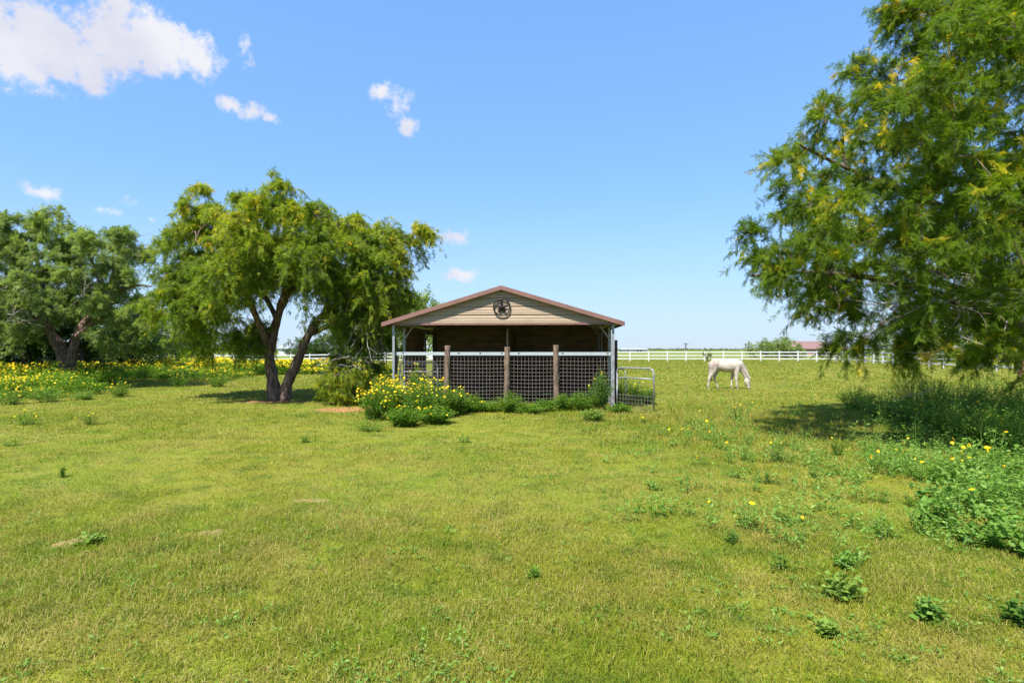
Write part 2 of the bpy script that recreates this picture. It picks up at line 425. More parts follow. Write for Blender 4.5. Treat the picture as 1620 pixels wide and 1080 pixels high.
# ------------------------------------------------------------------ grass
def build_grass():
    mats_ = blade_material()
    Vs, F4, F3, T = [], [], [], []
    base = 0
    def zone(d0, d1, dens, h0, h1, w, five):
        nonlocal base
        e0, e1 = (d0 if d0 < 2.5 else d0 * .8), d1 * 1.25
        m_ = 1.3                                           # spare width so that a step aside still shows grass
        area = (e1 - e0) * 2 * (.95 * e1 + m_)
        y = e0 + (e1 - e0) * rng.random(int(area * dens))
        y = y[rng.random(len(y)) < (.95 * y + m_) / (.95 * e1 + m_)]
        n = len(y); y = y[rng.random(n) < (1 if d0 < 2.5 else sstep(y, d0 * .8, d0 * 1.25)) * (1 - sstep(y, d1 * .8, d1 * 1.25))]; n = len(y)
        x = (rng.random(n) * 2 - 1) * (.95 * y + m_)
        # bunch blades into loose tufts
        tn = vnoise(x, y, 5.0) * .55 + vnoise(x, y, 13.0, 4) * .45
        keep = rng.random(n) < (.12 + 1.35 * tn)
        dm = in_dirt(x, y)
        keep &= (dm < -.05) | (rng.random(n) < .35)
        # nothing grows in the shelter
        keep &= ~((x > -3.0) & (x < 3.1) & (y > 16.3) & (y < 21))
        x, y = x[keep], y[keep]; n = len(x); tn0 = vnoise(x, y, 2.3, 51)
        lush = vnoise(x, y, .33, 20) * .5 + vnoise(x, y, 1.1, 7) * .5
        hgt = (h0 + (h1 - h0) * rng.random(n) ** 1.8) * (.28 + 1.25 * lush + .5 * tn0)
        # longer grass right of the shelter and round the posts
        hgt *= 1 + .7 * np.exp(-((x - 4.5) / 3.5) ** 2 - ((y - 11.5) / 4) ** 2) + .6 * np.exp(-((y - 15) / 1.2) ** 2) * (np.abs(x) < 4)
        an = rng.random(n) * 2 * PI; lean = .3 + 1.7 * rng.random(n)
        dx, dy = np.cos(an), np.sin(an)
        wa = an + PI / 2 + (rng.random(n) - .5) * .8; wx, wy = np.cos(wa), np.sin(wa)
        ww = w * (.6 + .8 * rng.random(n)) * (1 + y / 60)
        z = H(x, y) - .004
        tint = rng.random(n) * .80 + .42 * (vnoise(x, y, 2.1, 31) * .5 + vnoise(x, y, .6, 37) * .5 - .30)
        B = np.stack([x, y, z], -1); D = np.stack([dx, dy, np.zeros(n)], -1); W = np.stack([wx, wy, np.zeros(n)], -1) * (ww / 2)[:, None]
        U = np.array([0, 0, 1.0])
        hh = hgt[:, None]; ll = lean[:, None]
        tip = B + D * hh * ll * .85 + U * hh * (1 - .42 * np.clip(ll, 0, 2.0))
        if five:
            mid = B + D * hh * ll * .30 + U * hh * .58
            V = np.stack([B - W, B + W, mid + W * .85, mid - W * .85, tip], 1).reshape(-1, 3)
            k = base + np.arange(n)[:, None] * 5
            F4.append(k + np.array([0, 1, 2, 3])); F3.append(k + np.array([3, 2, 4])); T.append(np.repeat(tint, 5)); base += 5 * n
        else:
            V = np.stack([B - W, B + W, tip], 1).reshape(-1, 3)
            k = base + np.arange(n)[:, None] * 3
            F3.append(k + np.array([0, 1, 2])); T.append(np.repeat(tint, 3)); base += 3 * n
        Vs.append(V)
    zone(1.5, 5.0, 13000, .018, .060, .0034, True)
    zone(5.0, 9.0, 5600, .018, .066, .0055, False)
    zone(9.0, 16.0, 2000, .022, .080, .010, False)
    zone(16.0, 30.0, 480, .03, .10, .019, False)
    zone(30.0, 80.0, 95, .04, .12, .040, False)
    me = np_mesh('grass', np.concatenate(Vs), [np.concatenate(F4), np.concatenate(F3)], {'tint': np.concatenate(T)})
    o = link_mesh('grass', me, mats_)
    tag(o, 'short mown green and straw coloured grass across the paddock', 'grass', kind='stuff')


build_grass()

def build_mounds():
    labs = ['bare tan dirt mound farthest left in the foreground grass', 'small tan dirt mound in the grass between two others',
            'thin strip of bare tan dirt farthest right of three in the lawn']
    for (p, w, dp, hh), lab in zip(MOUNDS, labs):
        n, m = 26, 9; vs = [(0, 0, hh)]; fs = []
        for j in range(1, m + 1):
            r = j / m
            for k in range(n):
                a = 2 * PI * k / n; wob = 1 + .22 * math.sin(3 * a + p.x) + .16 * math.sin(5 * a) + .1 * math.sin(11 * a + 1)
                x, y = math.cos(a) * w * r * wob, math.sin(a) * dp * r * wob
                z = hh * (1 - r * r) ** 1.2 + random.uniform(-.007, .007) * (j < m)
                z += hz(p.x + x, p.y + y) - p.z - (.012 if j == m else 0)
                vs.append((x, y, z))
        for k in range(n):
            fs.append((0, 1 + k, 1 + (k + 1) % n))
            for j in range(m - 1):
                a, b = 1 + j * n + k, 1 + j * n + (k + 1) % n; fs.append((a, a + n, b + n, b))
        me = bpy.data.meshes.new('dirt_mound'); me.from_pydata(vs, [], fs); me.update()
        o = link_mesh('dirt_mound', me, M['soil'], smooth=True); o.location = p
        tag(o, lab, 'dirt mound', 'bare dirt mounds in the foreground grass')


build_mounds()

# ------------------------------------------------------------------ leaf templates and stamping
def tpl_pinnate(pairs=7, length=.13, lw=.022, ww=.006, droop=.25):
    vs, fs = [], []
    def leaflet(y0, sx, z0, ll, wd, ang):
        dx, dy = math.cos(ang) * sx, math.sin(ang)
        b = len(vs)
        nx, ny = -dy, dx
        vs.extend([(0, y0, z0), (dx * ll * .5 + nx * wd / 2, y0 + dy * ll * .5 + ny * wd / 2, z0 - ll * .06),
                   (dx * ll, y0 + dy * ll, z0 - ll * .25), (dx * ll * .5 - nx * wd / 2, y0 + dy * ll * .5 - ny * wd / 2, z0 - ll * .06)])
        fs.append((b, b + 1, b + 2, b + 3))
    for i in range(pairs):
        t = (i + .6) / pairs; y = t * length; z = -droop * length * t * t
        for s in (-1, 1): leaflet(y, s, z, lw * (1 - .35 * t), ww, .45 + .25 * t)
    leaflet(length, .0001, -droop * length, lw, ww, PI / 2)
    return np.array(vs), np.array(fs)


def tpl_leaf(fold=.25, w=.42):
    return (np.array([(0, 0, 0), (-w / 2, .42, .10 * fold * 2), (w / 2, .42, .10 * fold * 2), (0, 1, -.12), (0, .45, -.04)]),
            np.array([(0, 4, 3, 1), (0, 2, 3, 4)]))


def tpl_broad():
    pts = [(0, 0, 0), (-.28, .12, .03), (-.42, .38, .04), (-.24, .66, .02), (0, 1, -.12), (.24, .66, .02), (.42, .38, .04), (.28, .12, .03), (0, .35, -.05), (0, .68, -.06)]
    return np.array(pts), [(0, 8, 2, 1), (8, 9, 3, 2), (0, 7, 6, 8), (8, 6, 5, 9)], [(9, 4, 3), (9, 5, 4)]


def frames(axis, nrm_bias=None, jit=.6):
    n = len(axis); y = axis / (np.linalg.norm(axis, axis=1, keepdims=True) + 1e-9)
    up = np.array([0, 0, 1.0]) if nrm_bias is None else nrm_bias
    z = up + rng.normal(0, jit, (n, 3))
    x = np.cross(y, z); x /= np.linalg.norm(x, axis=1, keepdims=True) + 1e-9
    z = np.cross(x, y)
    return np.stack([x, y, z], -1)          # columns


def stamp(tv, pos, Rm, sc_):
    return (np.einsum('nij,kj->nki', Rm, tv) * sc_[:, None, None] + pos[:, None, :]).reshape(-1, 3)


def stamp_faces(tf, n, k, base=0):
    tf = np.asarray(tf)
    return (base + np.arange(n)[:, None, None] * k + tf[None]).reshape(-1, tf.shape[1])


def batch_tubes(C, Rr, n=4):
    """C (m,s,3) curves, Rr (m,s) radii -> verts, quads"""
    m, s, _ = C.shape
    T = np.gradient(C, axis=1); T /= np.linalg.norm(T, axis=2, keepdims=True) + 1e-9
    ref = np.where(np.abs(T[:, :1, 2:3]) > .85, np.array([1.0, 0, 0]), np.array([0, 0, 1.0]))
    ref = np.broadcast_to(ref, T.shape)
    A = np.cross(T, ref); A /= np.linalg.norm(A, axis=2, keepdims=True) + 1e-9
    B = np.cross(T, A)
    th = np.arange(n) * 2 * PI / n
    V = C[:, :, None] + (A[:, :, None] * np.cos(th)[:, None] + B[:, :, None] * np.sin(th)[:, None]) * Rr[:, :, None, None]
    idx = np.arange(m * s * n).reshape(m, s, n); nx = np.roll(idx, -1, axis=2)
    Q = np.stack([idx[:, :-1], nx[:, :-1], nx[:, 1:], idx[:, 1:]], -1).reshape(-1, 4)
    return V.reshape(-1, 3), Q


class Soup:
    def __init__(s): s.V = []; s.F = []; s.n = 0
    def add(s, V, Q):
        if len(V) == 0: return
        s.V.append(V); s.F.append(np.asarray(Q) + s.n); s.n += len(V)
    def mesh(s, name, attrs=None):
        byk = {}
        for f in s.F: byk.setdefault(f.shape[1], []).append(f)
        return np_mesh(name, np.concatenate(s.V), [np.concatenate(v) for v in byk.values()], attrs)


def catmull(pts, rs, per=5):
    P_ = [np.array(p, float) for p in pts]; out, ro = [], []
    for i in range(len(P_) - 1):
        p0, p1, p2, p3 = P_[max(i - 1, 0)], P_[i], P_[i + 1], P_[min(i + 2, len(P_) - 1)]
        for k in range(per):
            t = k / per
            out.append(.5 * ((2 * p1) + (-p0 + p2) * t + (2 * p0 - 5 * p1 + 4 * p2 - p3) * t * t + (-p0 + 3 * p1 - 3 * p2 + p3) * t ** 3))
            ro.append(rs[i] * (1 - t) + rs[i + 1] * t)
    out.append(P_[-1]); ro.append(rs[-1])
    return np.array(out), np.array(ro)


def gnarl(V, amp=.02):
    n1 = vnoise(V[:, 0] * 3 + V[:, 2] * 2.3, V[:, 1] * 3 - V[:, 2] * 1.9, 2.2) - .5
    n2 = vnoise(V[:, 0] * 3 - V[:, 2] * 1.1, V[:, 1] * 3 + V[:, 2] * 2.9, 4.7, 8) - .5
    return V + np.stack([n1, n2, n1 * 0], -1) * amp


def inpoly(x, y, poly):
    ins = np.zeros(len(x), bool); j = len(poly) - 1
    for i in range(len(poly)):
        xi, yi = poly[i]; xj, yj = poly[j]
        c = ((yi > y) != (yj > y)) & (x < (xj - xi) * (y - yi) / (yj - yi + 1e-9) + xi)
        ins ^= c; j = i
    return ins


def build_tree(name, base, label, limbs, clumps, leafm, tpl, sub=6, twigs=6, leaves=18, tl=(.35, .8), droop=.5, leaf_s=(.8, 1.25),
               cat='tree', tintf=None, gold=.06, barkm='bark', dead=None, br=.05, group=None, sub_len=1.0, twig_r=.0035, trunk_extra=None, sprd=.9):
    """limbs: list of (points, radii) in world space; clumps: (n,4) centre and radius."""
    base = Vector(base); b0 = np.array(base)
    root = empty(name, base, label, cat, group)
    wood, fine, lv = Soup(), Soup(), Soup()
    nodes, nrad = [], []
    for pts, rs in limbs:
        C, rr = catmull(pts, rs, 6)
        V, Q = batch_tubes(C[None], rr[None], 12); wood.add(gnarl(V, max(rs) * .35), Q)
        nodes += list(C[len(C) // 3:]); nrad += list(rr[len(C) // 3:])
    nodes = [np.array(n) for n in nodes]
    cl = np.array(clumps)
    ctr = cl[:, :3]; tr = np.array(limbs[0][0][0])
    order = np.argsort(np.min(np.linalg.norm(ctr[:, None] - np.array(nodes)[None], axis=2), axis=1))
    for i in order:
        c = ctr[i]; N = np.array(nodes)
        d = np.linalg.norm(N - c, axis=1) + .35 * np.maximum(0, N[:, 2] - c[2] + .2)
        k = int(np.argmin(d)); a = N[k]; r0 = min(nrad[k] * .75, br * (.5 + .25 * d[k]))
        L_ = np.linalg.norm(c - a)
        if L_ < .15: continue
        m1 = a + (c - a) * .35 + np.array([0, 0, .16 * L_]) + rng.normal(0, .07 * L_, 3)
        m2 = a + (c - a) * .7 + np.array([0, 0, .13 * L_]) + rng.normal(0, .07 * L_, 3)
        C, rr = catmull([a, m1, m2, c], [r0, r0 * .75, r0 * .5, max(r0 * .3, .006)], 3)
        V, Q = batch_tubes(C[None], rr[None], 6); wood.add(V, Q)
        nodes += list(C[3:]); nrad += list(np.maximum(rr[3:], .012))
    # sub branches inside each clump
    n = len(cl)
    S = np.repeat(ctr, sub, 0); rad = np.repeat(cl[:, 3], sub)
    D = rng.normal(0, 1, (n * sub, 3)); D[:, 2] = D[:, 2] * .8 + .25; D /= np.linalg.norm(D, axis=1, keepdims=True)
    out = S - (tr + np.array([0, 0, 2.0])); out /= np.linalg.norm(out, axis=1, keepdims=True) + 1e-9
    D = D + out * .45; D /= np.linalg.norm(D, axis=1, keepdims=True)
    LL = rad * (.55 + .6 * rng.random(n * sub)) * sub_len
    s = np.linspace(0, 1, 5)[None, :, None]
    J = rng.normal(0, .05, (n * sub, 1, 3))
    C = S[:, None] + D[:, None] * LL[:, None, None] * s + J * s * s - np.array([0, 0, 1.0]) * (.12 * droop * LL)[:, None, None] * s * s
    r_ = np.linspace(1, .3, 5)[None] * np.full((n * sub, 1), twig_r * 2.6)
    V, Q = batch_tubes(C, r_, 4); fine.add(V, Q)
    # twigs
    m = n * sub * twigs; ii = np.repeat(np.arange(n * sub), twigs); t = .25 + .75 * rng.random(m)
    seg = t * 4; k0 = np.minimum(seg.astype(int), 3); fr = (seg - k0)[:, None]
    S2 = C[ii, k0] * (1 - fr) + C[ii, k0 + 1] * fr
    D2 = D[ii] * .6 + rng.normal(0, .6, (m, 3)); D2[:, 2] += .1; D2 /= np.linalg.norm(D2, axis=1, keepdims=True)
    L2 = (tl[0] + (tl[1] - tl[0]) * rng.random(m) ** 1.3)
    s = np.linspace(0, 1, 5)[None, :, None]
    C2 = S2[:, None] + D2[:, None] * L2[:, None, None] * s * sprd - np.array([0, 0, 1.0]) * (droop * L2)[:, None, None] * s ** 1.7
    V, Q = batch_tubes(C2, np.linspace(1, .35, 5)[None] * np.full((m, 1), twig_r), 3); fine.add(V, Q)
    # leaves
    q = m * leaves; jj = np.repeat(np.arange(m), leaves); t = .12 + .88 * rng.random(q); seg = t * 4; k0 = np.minimum(seg.astype(int), 3); fr = (seg - k0)[:, None]
    Pz = C2[jj, k0] * (1 - fr) + C2[jj, k0 + 1] * fr
    Tn = C2[jj, k0 + 1] - C2[jj, k0]; Tn /= np.linalg.norm(Tn, axis=1, keepdims=True) + 1e-9
    Ax = Tn * .7 + rng.normal(0, .65, (q, 3)); Ax[:, 2] -= .35 * droop
    Rm = frames(Ax, jit=.7); sc_ = leaf_s[0] + (leaf_s[1] - leaf_s[0]) * rng.random(q)
    tv, tf = tpl
    LV = stamp(tv, Pz, Rm, sc_)
    lv.add(LV, stamp_faces(tf, q, len(tv)))
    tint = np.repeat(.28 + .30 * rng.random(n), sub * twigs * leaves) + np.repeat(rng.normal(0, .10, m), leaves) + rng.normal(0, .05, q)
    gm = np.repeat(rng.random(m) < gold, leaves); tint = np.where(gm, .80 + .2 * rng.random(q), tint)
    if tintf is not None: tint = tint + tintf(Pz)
    tint = np.repeat(np.clip(tint, 0, 1), len(tv))
    def fin(soup, nm, mt, sm, attrs=None):
        me = soup.mesh(nm, attrs)
        o = link_mesh(nm, me, mt, root, sm); o.matrix_parent_inverse = Matrix.Translation(-base); return o
    wo = Soup(); wo.V, wo.F, wo.n = list(wood.V), list(wood.F), wood.n
    for V, Q in zip(fine.V, [f for f in fine.F]): pass
    fin(wood, 'trunk', M[barkm], True)
    fin(fine, 'twig_mass', M['twig'], True)['kind'] = 'stuff'
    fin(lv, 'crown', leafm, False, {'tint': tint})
    if dead is not None:
        dd = Soup()
        for (c, r, cnt, down) in dead:
            c = np.array(c)
            a = c + rng.normal(0, r * .35, (cnt, 3)); dr = rng.normal(0, 1, (cnt, 3)); dr[:, 2] = dr[:, 2] * .5 - down
            dr /= np.linalg.norm(dr, axis=1, keepdims=True); l_ = r * (.5 + .8 * rng.random(cnt))
            s = np.linspace(0, 1, 6)[None, :, None]
            Cd = a[:, None] + dr[:, None] * l_[:, None, None] * s + rng.normal(0, .25, (cnt, 1, 3)) * r * s * s + rng.normal(0, .03, (cnt, 6, 3)) * s
            V, Q = batch_tubes(Cd, np.linspace(1, .4, 6)[None] * (.006 + .008 * rng.random((cnt, 1))), 4); dd.add(V, Q)
            # forks
            f2 = cnt * 3; w = np.repeat(np.arange(cnt), 3); k = rng.integers(2, 6, f2); a2 = Cd[w, k]
            d2 = dr[w] + rng.normal(0, .8, (f2, 3)); d2 /= np.linalg.norm(d2, axis=1, keepdims=True); s = np.linspace(0, 1, 4)[None, :, None]
            Ce = a2[:, None] + d2[:, None] * (r * .45 * rng.random(f2))[:, None, None] * s
            V, Q = batch_tubes(Ce, np.linspace(1, .5, 4)[None] * np.full((f2, 1), .005), 3); dd.add(V, Q)
        fin(dd, 'deadwood', M['dead'], True)['kind'] = 'stuff'
    if trunk_extra: trunk_extra(root, base)
    return root


def clumps_in(poly, d_mid, ell, n, rad, tries=60000, seed=1, allow_right=False, holes=(), shrink=0, mind=.55, extra=()):
    """clump centres inside ellipsoids (c, radii) whose outline from the photo's side matches poly (photo pixels)."""
    g = np.random.default_rng(seed); out = []
    lo = np.min([np.array(c) - np.array(r) for c, r in ell], 0); hi = np.max([np.array(c) + np.array(r) for c, r in ell], 0)
    Q = lo + (hi - lo) * g.random((tries, 3))
    inside = np.zeros(tries, bool)
    for c, r in ell: inside |= (((Q - np.array(c)) / np.array(r)) ** 2).sum(1) < 1
    Q = Q[inside]
    px = CX + F * Q[:, 0] / Q[:, 1]; py = HZ - F * (Q[:, 2] - CAMH) / Q[:, 1]
    ok = inpoly(px, py, poly)
    if allow_right: ok |= (px > 1640) | (Q[:, 1] < 1)
    for h in holes: ok &= ~inpoly(px, py, h)
    Q = Q[ok]
    for p in Q:
        if len(out) >= n: break
        if all((abs(p - o[:3]) ** 2).sum() > (mind * mind) for o in out):
            out.append(np.array([*p, g.uniform(*rad)]))
    out += [np.array(e) for e in extra]
    return np.array(out)


PIN = tpl_pinnate(4, .105, .040, .0165)
PIN_M = tpl_pinnate(2, .085, .060, .027, .35)
PIN_L = tpl_pinnate(2, .09, .065, .028, .2)
PIN_D = tpl_pinnate(1, .16, .14, .07, .2)


# ---- middle tree
def pts(lst, d, rs): return ([np.array(P(x, y, d + (o[0] if o else 0))) for x, y, *o in lst], rs)


def middle_tree():
    D = 17.8; b = G(441, 633); g = hz(b.x, b.y)
    limbs = [pts([(439, 645), (431, 600), (427, 555, .1), (438, 505, .2), (452, 460, .3), (455, 415, .2), (440, 370)], D, [.27, .18, .15, .125, .10, .07, .035]),
             pts([(449, 645), (453, 612), (470, 573, -.1), (488, 530, -.2), (512, 497, -.3), (550, 470, -.4), (590, 440, -.3)], D, [.24, .165, .145, .13, .10, .07, .035]),
             pts([(428, 560, .1), (405, 500, -.6), (380, 450, -1.2), (345, 410, -1.6), (310, 380, -1.6)], D, [.12, .09, .07, .05, .03]),
             pts([(452, 470, .3), (485, 430, .9), (505, 390, 1.3), (510, 350, 1.4)], D, [.09, .07, .05, .03]),
             pts([(488, 530, -.2), (540, 505, .8), (590, 480, 1.3), (630, 440, 1.2)], D, [.09, .06, .045, .03]),
             pts([(438, 505, .2), (410, 455, 1.2), (370, 420, 2.0), (330, 400, 2.2)], D, [.09, .065, .05, .03])]
    poly = [(262, 375), (285, 335), (318, 305), (345, 330), (395, 308), (440, 293), (480, 312), (520, 335), (560, 335), (580, 365), (615, 372), (655, 358),
            (668, 385), (664, 440), (656, 470), (635, 495), (620, 520), (590, 525), (560, 510), (545, 530), (515, 520), (500, 480), (470, 470), (455, 500),
            (440, 540), (405, 548), (360, 535), (325, 545), (290, 530), (255, 505), (238, 465), (258, 420)]
    hole = [(412, 448), (500, 462), (512, 560), (450, 560), (440, 520), (395, 500)]
    ell = [(tuple(P(455, 410, D)), (4.0, 2.9, 2.6)), (tuple(P(340, 450, D)), (2.4, 2.2, 2.1)), (tuple(P(600, 440, D)), (1.9, 1.8, 1.9))]
    cl = clumps_in(poly, D, ell, 190, (.36, .56), seed=4, holes=[hole], mind=.45)
    core = [(*P(320, 560 - 15, D - .3), .3), (*P(300, 520, D), .4), (*P(395, 545, D - .5), .35), (*P(560, 540, D + .3), .4), (*P(585, 520, D), .4), (*P(545, 520, D), .35),
            (*P(535, 565, D + .2), .3), (*P(605, 535, D + .8), .35), (*P(318, 300, D), .22), (*P(415, 545, D + .4), .35), (*P(660, 365, D), .2), (*P(673, 372, D), .15)]
    cl = np.concatenate([cl, np.array(core)])
    dead = [(P(575, 505, D - .3), .9, 26, .9), (P(590, 530, D - .2), .7, 20, 1.0), (P(420, 450, D - .5), .8, 24, .3), (P(500, 440, D - .2), .8, 14, .4), (P(350, 480, D - .6), .7, 12, .5)]
    def stump(root, base):
        mb = MB(); c = P(449, 628, D - .28); c.z = g
        mb.tube([(c.x, c.y, g - .05), (c.x, c.y - .01, g + .12), (c.x - .01, c.y + .06, g + .26)], [.12, .10, .03], 10)
        o = mb.build('bare_root', M['heart'], root, True); o.matrix_parent_inverse = Matrix.Translation(-base)
        for v in o.data.vertices: v.co = Vector(gnarl(np.array([v.co]), .04)[0])
        o['label'] = 'stripped reddish wood at the foot of the fork'
    top = float(P(0, 330, D)[2])
    build_tree('mesquite_tree', (b.x, b.y, g), 'tree with a forked dark trunk and drooping yellow green crown left of the shelter', limbs, cl, M['leaf_m'], PIN_M,
               sub=7, twigs=7, leaves=13, tl=(.2, .72), droop=.8, dead=dead, gold=.03, br=.045, trunk_extra=stump,
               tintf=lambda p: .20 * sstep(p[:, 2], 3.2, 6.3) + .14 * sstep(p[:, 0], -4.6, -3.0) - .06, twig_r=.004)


middle_tree()


def left_tree():
    D = 24.0; b = P(110, 608, D); b.z = hz(b.x, b.y)
    limbs = [pts([(110, 612), (108, 590), (100, 560), (80, 525), (55, 500, -.5), (20, 480, -1)], D, [.36, .28, .24, .17, .11, .05]),
             pts([(108, 592), (114, 560), (122, 530, .2), (145, 495, .4), (165, 465, .5), (150, 425, .4), (140, 400)], D, [.24, .2, .16, .13, .10, .07, .04]),
             pts([(122, 532), (160, 500, -.3), (190, 462, -.6), (215, 452, -.8), (240, 453, -1)], D, [.12, .09, .075, .05, .03]),
             pts([(80, 525), (70, 470, .8), (60, 420, 1), (55, 380, 1)], D, [.12, .09, .07, .03]),
             pts([(165, 465, .5), (185, 425, .8), (195, 400, 1)], D, [.07, .05, .03])]
    poly = [(-60, 350), (0, 350), (50, 322), (80, 335), (105, 362), (150, 342), (190, 362), (225, 388), (240, 415), (228, 445), (205, 448), (215, 480), (245, 500), (255, 530),
            (240, 560), (200, 568), (160, 560), (130, 520), (95, 510), (70, 540), (20, 545), (-60, 545)]
    hole = [(72, 515), (150, 500), (150, 575), (85, 580)]
    ell = [(tuple(P(90, 450, D)), (4.4, 3.2, 3.4)), (tuple(P(-10, 440, D)), (3.5, 3.0, 2.8)), (tuple(P(190, 520, D)), (2.0, 2, 1.5))]
    cl = clumps_in(poly, D, ell, 118, (.36, .58), seed=9, holes=[hole], mind=.64)
    dead = [(P(30, 465, D - 2), 1.1, 34, .5), (P(55, 490, D - 1.5), .9, 24, .6), (P(235, 500, D - .5), .9, 16, .2), (P(150, 440, D - .5), .8, 16, .2), (P(215, 400, D), .7, 10, -.2)]
    build_tree('spreading_tree', b, 'tree with a leaning grey trunk and rounded green crown at the left edge among wildflowers', limbs, cl, M['leaf_l'], PIN_L,
               sub=7, twigs=7, leaves=12, tl=(.18, .6), droop=.3, leaf_s=(1.0, 1.5), dead=dead, gold=.01, br=.06, twig_r=.005,
               tintf=lambda p: .12 * sstep(p[:, 2], 3.5, 7) - .02)


left_tree()


def right_tree():
    D = 10.4; tx, ty = 10.6, 10.3; b = Vector((tx, ty, hz(tx, ty)))
    A = lambda x, y, z: np.array([x, y, z])
    limbs = [([A(tx, ty, -.1), A(tx, ty, 1.0), A(tx - .1, ty + .1, 2.0), A(tx - .7, ty + .5, 3.6), A(tx - 1.6, ty + .9, 5.2), A(tx - 2.6, ty + 1, 6.9)], [.36, .28, .22, .14, .08, .03]),
             ([A(tx - .1, ty, 1.5), A(tx - 1.5, ty + .6, 2.3), A(tx - 3.0, ty + .9, 2.9), A(tx - 4.6, ty + .9, 3.1), A(tx - 6.0, ty + .6, 3.0)], [.15, .10, .065, .04, .02]),
             ([A(tx - .1, ty, 1.2), A(tx + 1.2, ty + .6, 2.8), A(tx + 2.0, ty + .8, 4.6), A(tx + 2.4, ty + 1, 6.2)], [.22, .17, .12, .05]),
             ([A(tx - .7, ty + .5, 3.6), A(tx - 2.2, ty + 1.2, 4.6), A(tx - 3.8, ty + 1.3, 5.3), A(tx - 5.0, ty + 1.0, 5.7)], [.09, .06, .04, .02]),
             ([A(tx - .1, ty, 2.0), A(tx - 1.0, ty - 1.5, 2.9), A(tx - 1.6, ty - 2.8, 3.6), A(tx - 2.2, ty - 3.8, 4.2)], [.10, .07, .045, .02]),
             ([A(tx - .7, ty + .5, 3.6), A(tx - .8, ty - 1.3, 5.0), A(tx - 1.2, ty - 2.4, 6.2)], [.08, .05, .025]),
             ([A(tx - .3, ty, 2.0), A(tx - 1.2, ty + 1.8, 2.9), A(tx - 2.2, ty + 3.2, 3.6)], [.12, .08, .03])]
    poly = [(1460, -60), (1440, 20), (1445, 50), (1440, 75), (1400, 100), (1385, 130), (1385, 160), (1340, 175), (1300, 165), (1285, 185), (1310, 225), (1262, 225), (1250, 250), (1270, 290), (1235, 300),
            (1215, 335), (1245, 370), (1195, 375), (1200, 400), (1235, 430), (1215, 462), (1240, 485), (1290, 492), (1330, 505), (1400, 505), (1440, 515), (1500, 520),
            (1560, 530), (1640, 535), (1640, -60)]
    ell = [((tx - .8, ty, 4.4), (6.0, 4.3, 4.4)), ((tx - 3.7, ty + .1, 3.0), (3.3, 2.3, 1.9)), ((tx - 3.3, ty, 5.9), (2.5, 2.3, 2.7))]
    cl = clumps_in(poly, D, ell, 480, (.36, .58), seed=12, allow_right=True, mind=.47, tries=160000)
    cl = cl[(cl[:, 2] > 1.55)]
    ext = [(*P(1520, 550, 8.9), .25), (*P(1585, 560, 8.6), .25), (*P(1450, 545, 9.5), .22), (*P(1370, 535, 9.8), .2), (*P(1185, 372, 10.3), .17), (*P(1405, 25, 9.8), .2),
           (*P(1425, 40, 9.8), .25), (*P(1355, 110, 10), .2), (*P(1335, 545, 10), .2), (*P(1600, 540, 8.2), .35), (*P(1440, 550, 9.5), .22),
           (*P(1500, 8, 9.6), .4), (*P(1530, 45, 9.8), .4), (*P(1562, 12, 9.4), .4), (*P(1480, 62, 10.0), .35), (*P(1552, 75, 9.6), .4), (*P(1608, 20, 9.2), .4), (*P(1592, 62, 9.6), .4), (*P(1460, 20, 9.8), .3)]
    cl = np.concatenate([cl, np.array(ext)])
    px = CX + F * cl[:, 0] / cl[:, 1]
    hid = px > 1760
    vis = cl[~hid]; off = cl[hid][::6]
    cl = np.concatenate([vis, off])
    print('right tree clumps', len(vis), len(off))
    dead = [(P(1560, 470, 8.9), .8, 12, .1), (P(1480, 440, 9.4), .7, 10, .1), (P(1400, 480, 10.1), .6, 8, .2), (P(1540, 530, 8.8), .8, 7, .1)]
    build_tree('feathery_tree', b, 'big feathery green tree with yellow tufts filling the right edge of the view', limbs, cl, M['leaf_r'], PIN,
               sub=6, twigs=6, leaves=24, tl=(.15, .56), droop=.45, leaf_s=(.6, .98), dead=dead, gold=.07, br=.032, twig_r=.0026,
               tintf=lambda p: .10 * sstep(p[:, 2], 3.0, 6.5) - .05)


right_tree()


def far_tree(name, px, pyb, d, w, h, label, leafm='leaf_d', trunk=True, seed=1, zb=.15, n=26, cat='tree', group=None, tpl=None, ls=(1.3, 2.2), sub=4, twigs=4, leaves=9):
    x = (px - CX) / F * d; z0 = hz(x, d); g = np.random.default_rng(seed)
    cl = []
    while len(cl) < n:
        q = g.uniform(-1, 1, 3)
        if (q ** 2).sum() < 1:
            cl.append([x + q[0] * w / 2 * .85, d + q[1] * w / 2 * .8, z0 + h * (zb + (1 - zb) * (.5 + .46 * q[2])), w * .16 + .05])
    lim = [([np.array((x, d, z0 - .1)), np.array((x + .05 * w, d, z0 + h * .3)), np.array((x, d, z0 + h * .6))], [h * .035, h * .028, h * .015])]
    return build_tree(name, (x, d, z0), label, lim, np.array(cl), M[leafm], tpl or PIN_D, sub=sub, twigs=twigs, leaves=leaves, tl=(w * .06, w * .14), droop=.3,
                      leaf_s=(ls[0] * w / 8, ls[1] * w / 8), gold=.02, br=h * .012, cat=cat, group=group, twig_r=.0012 * h)


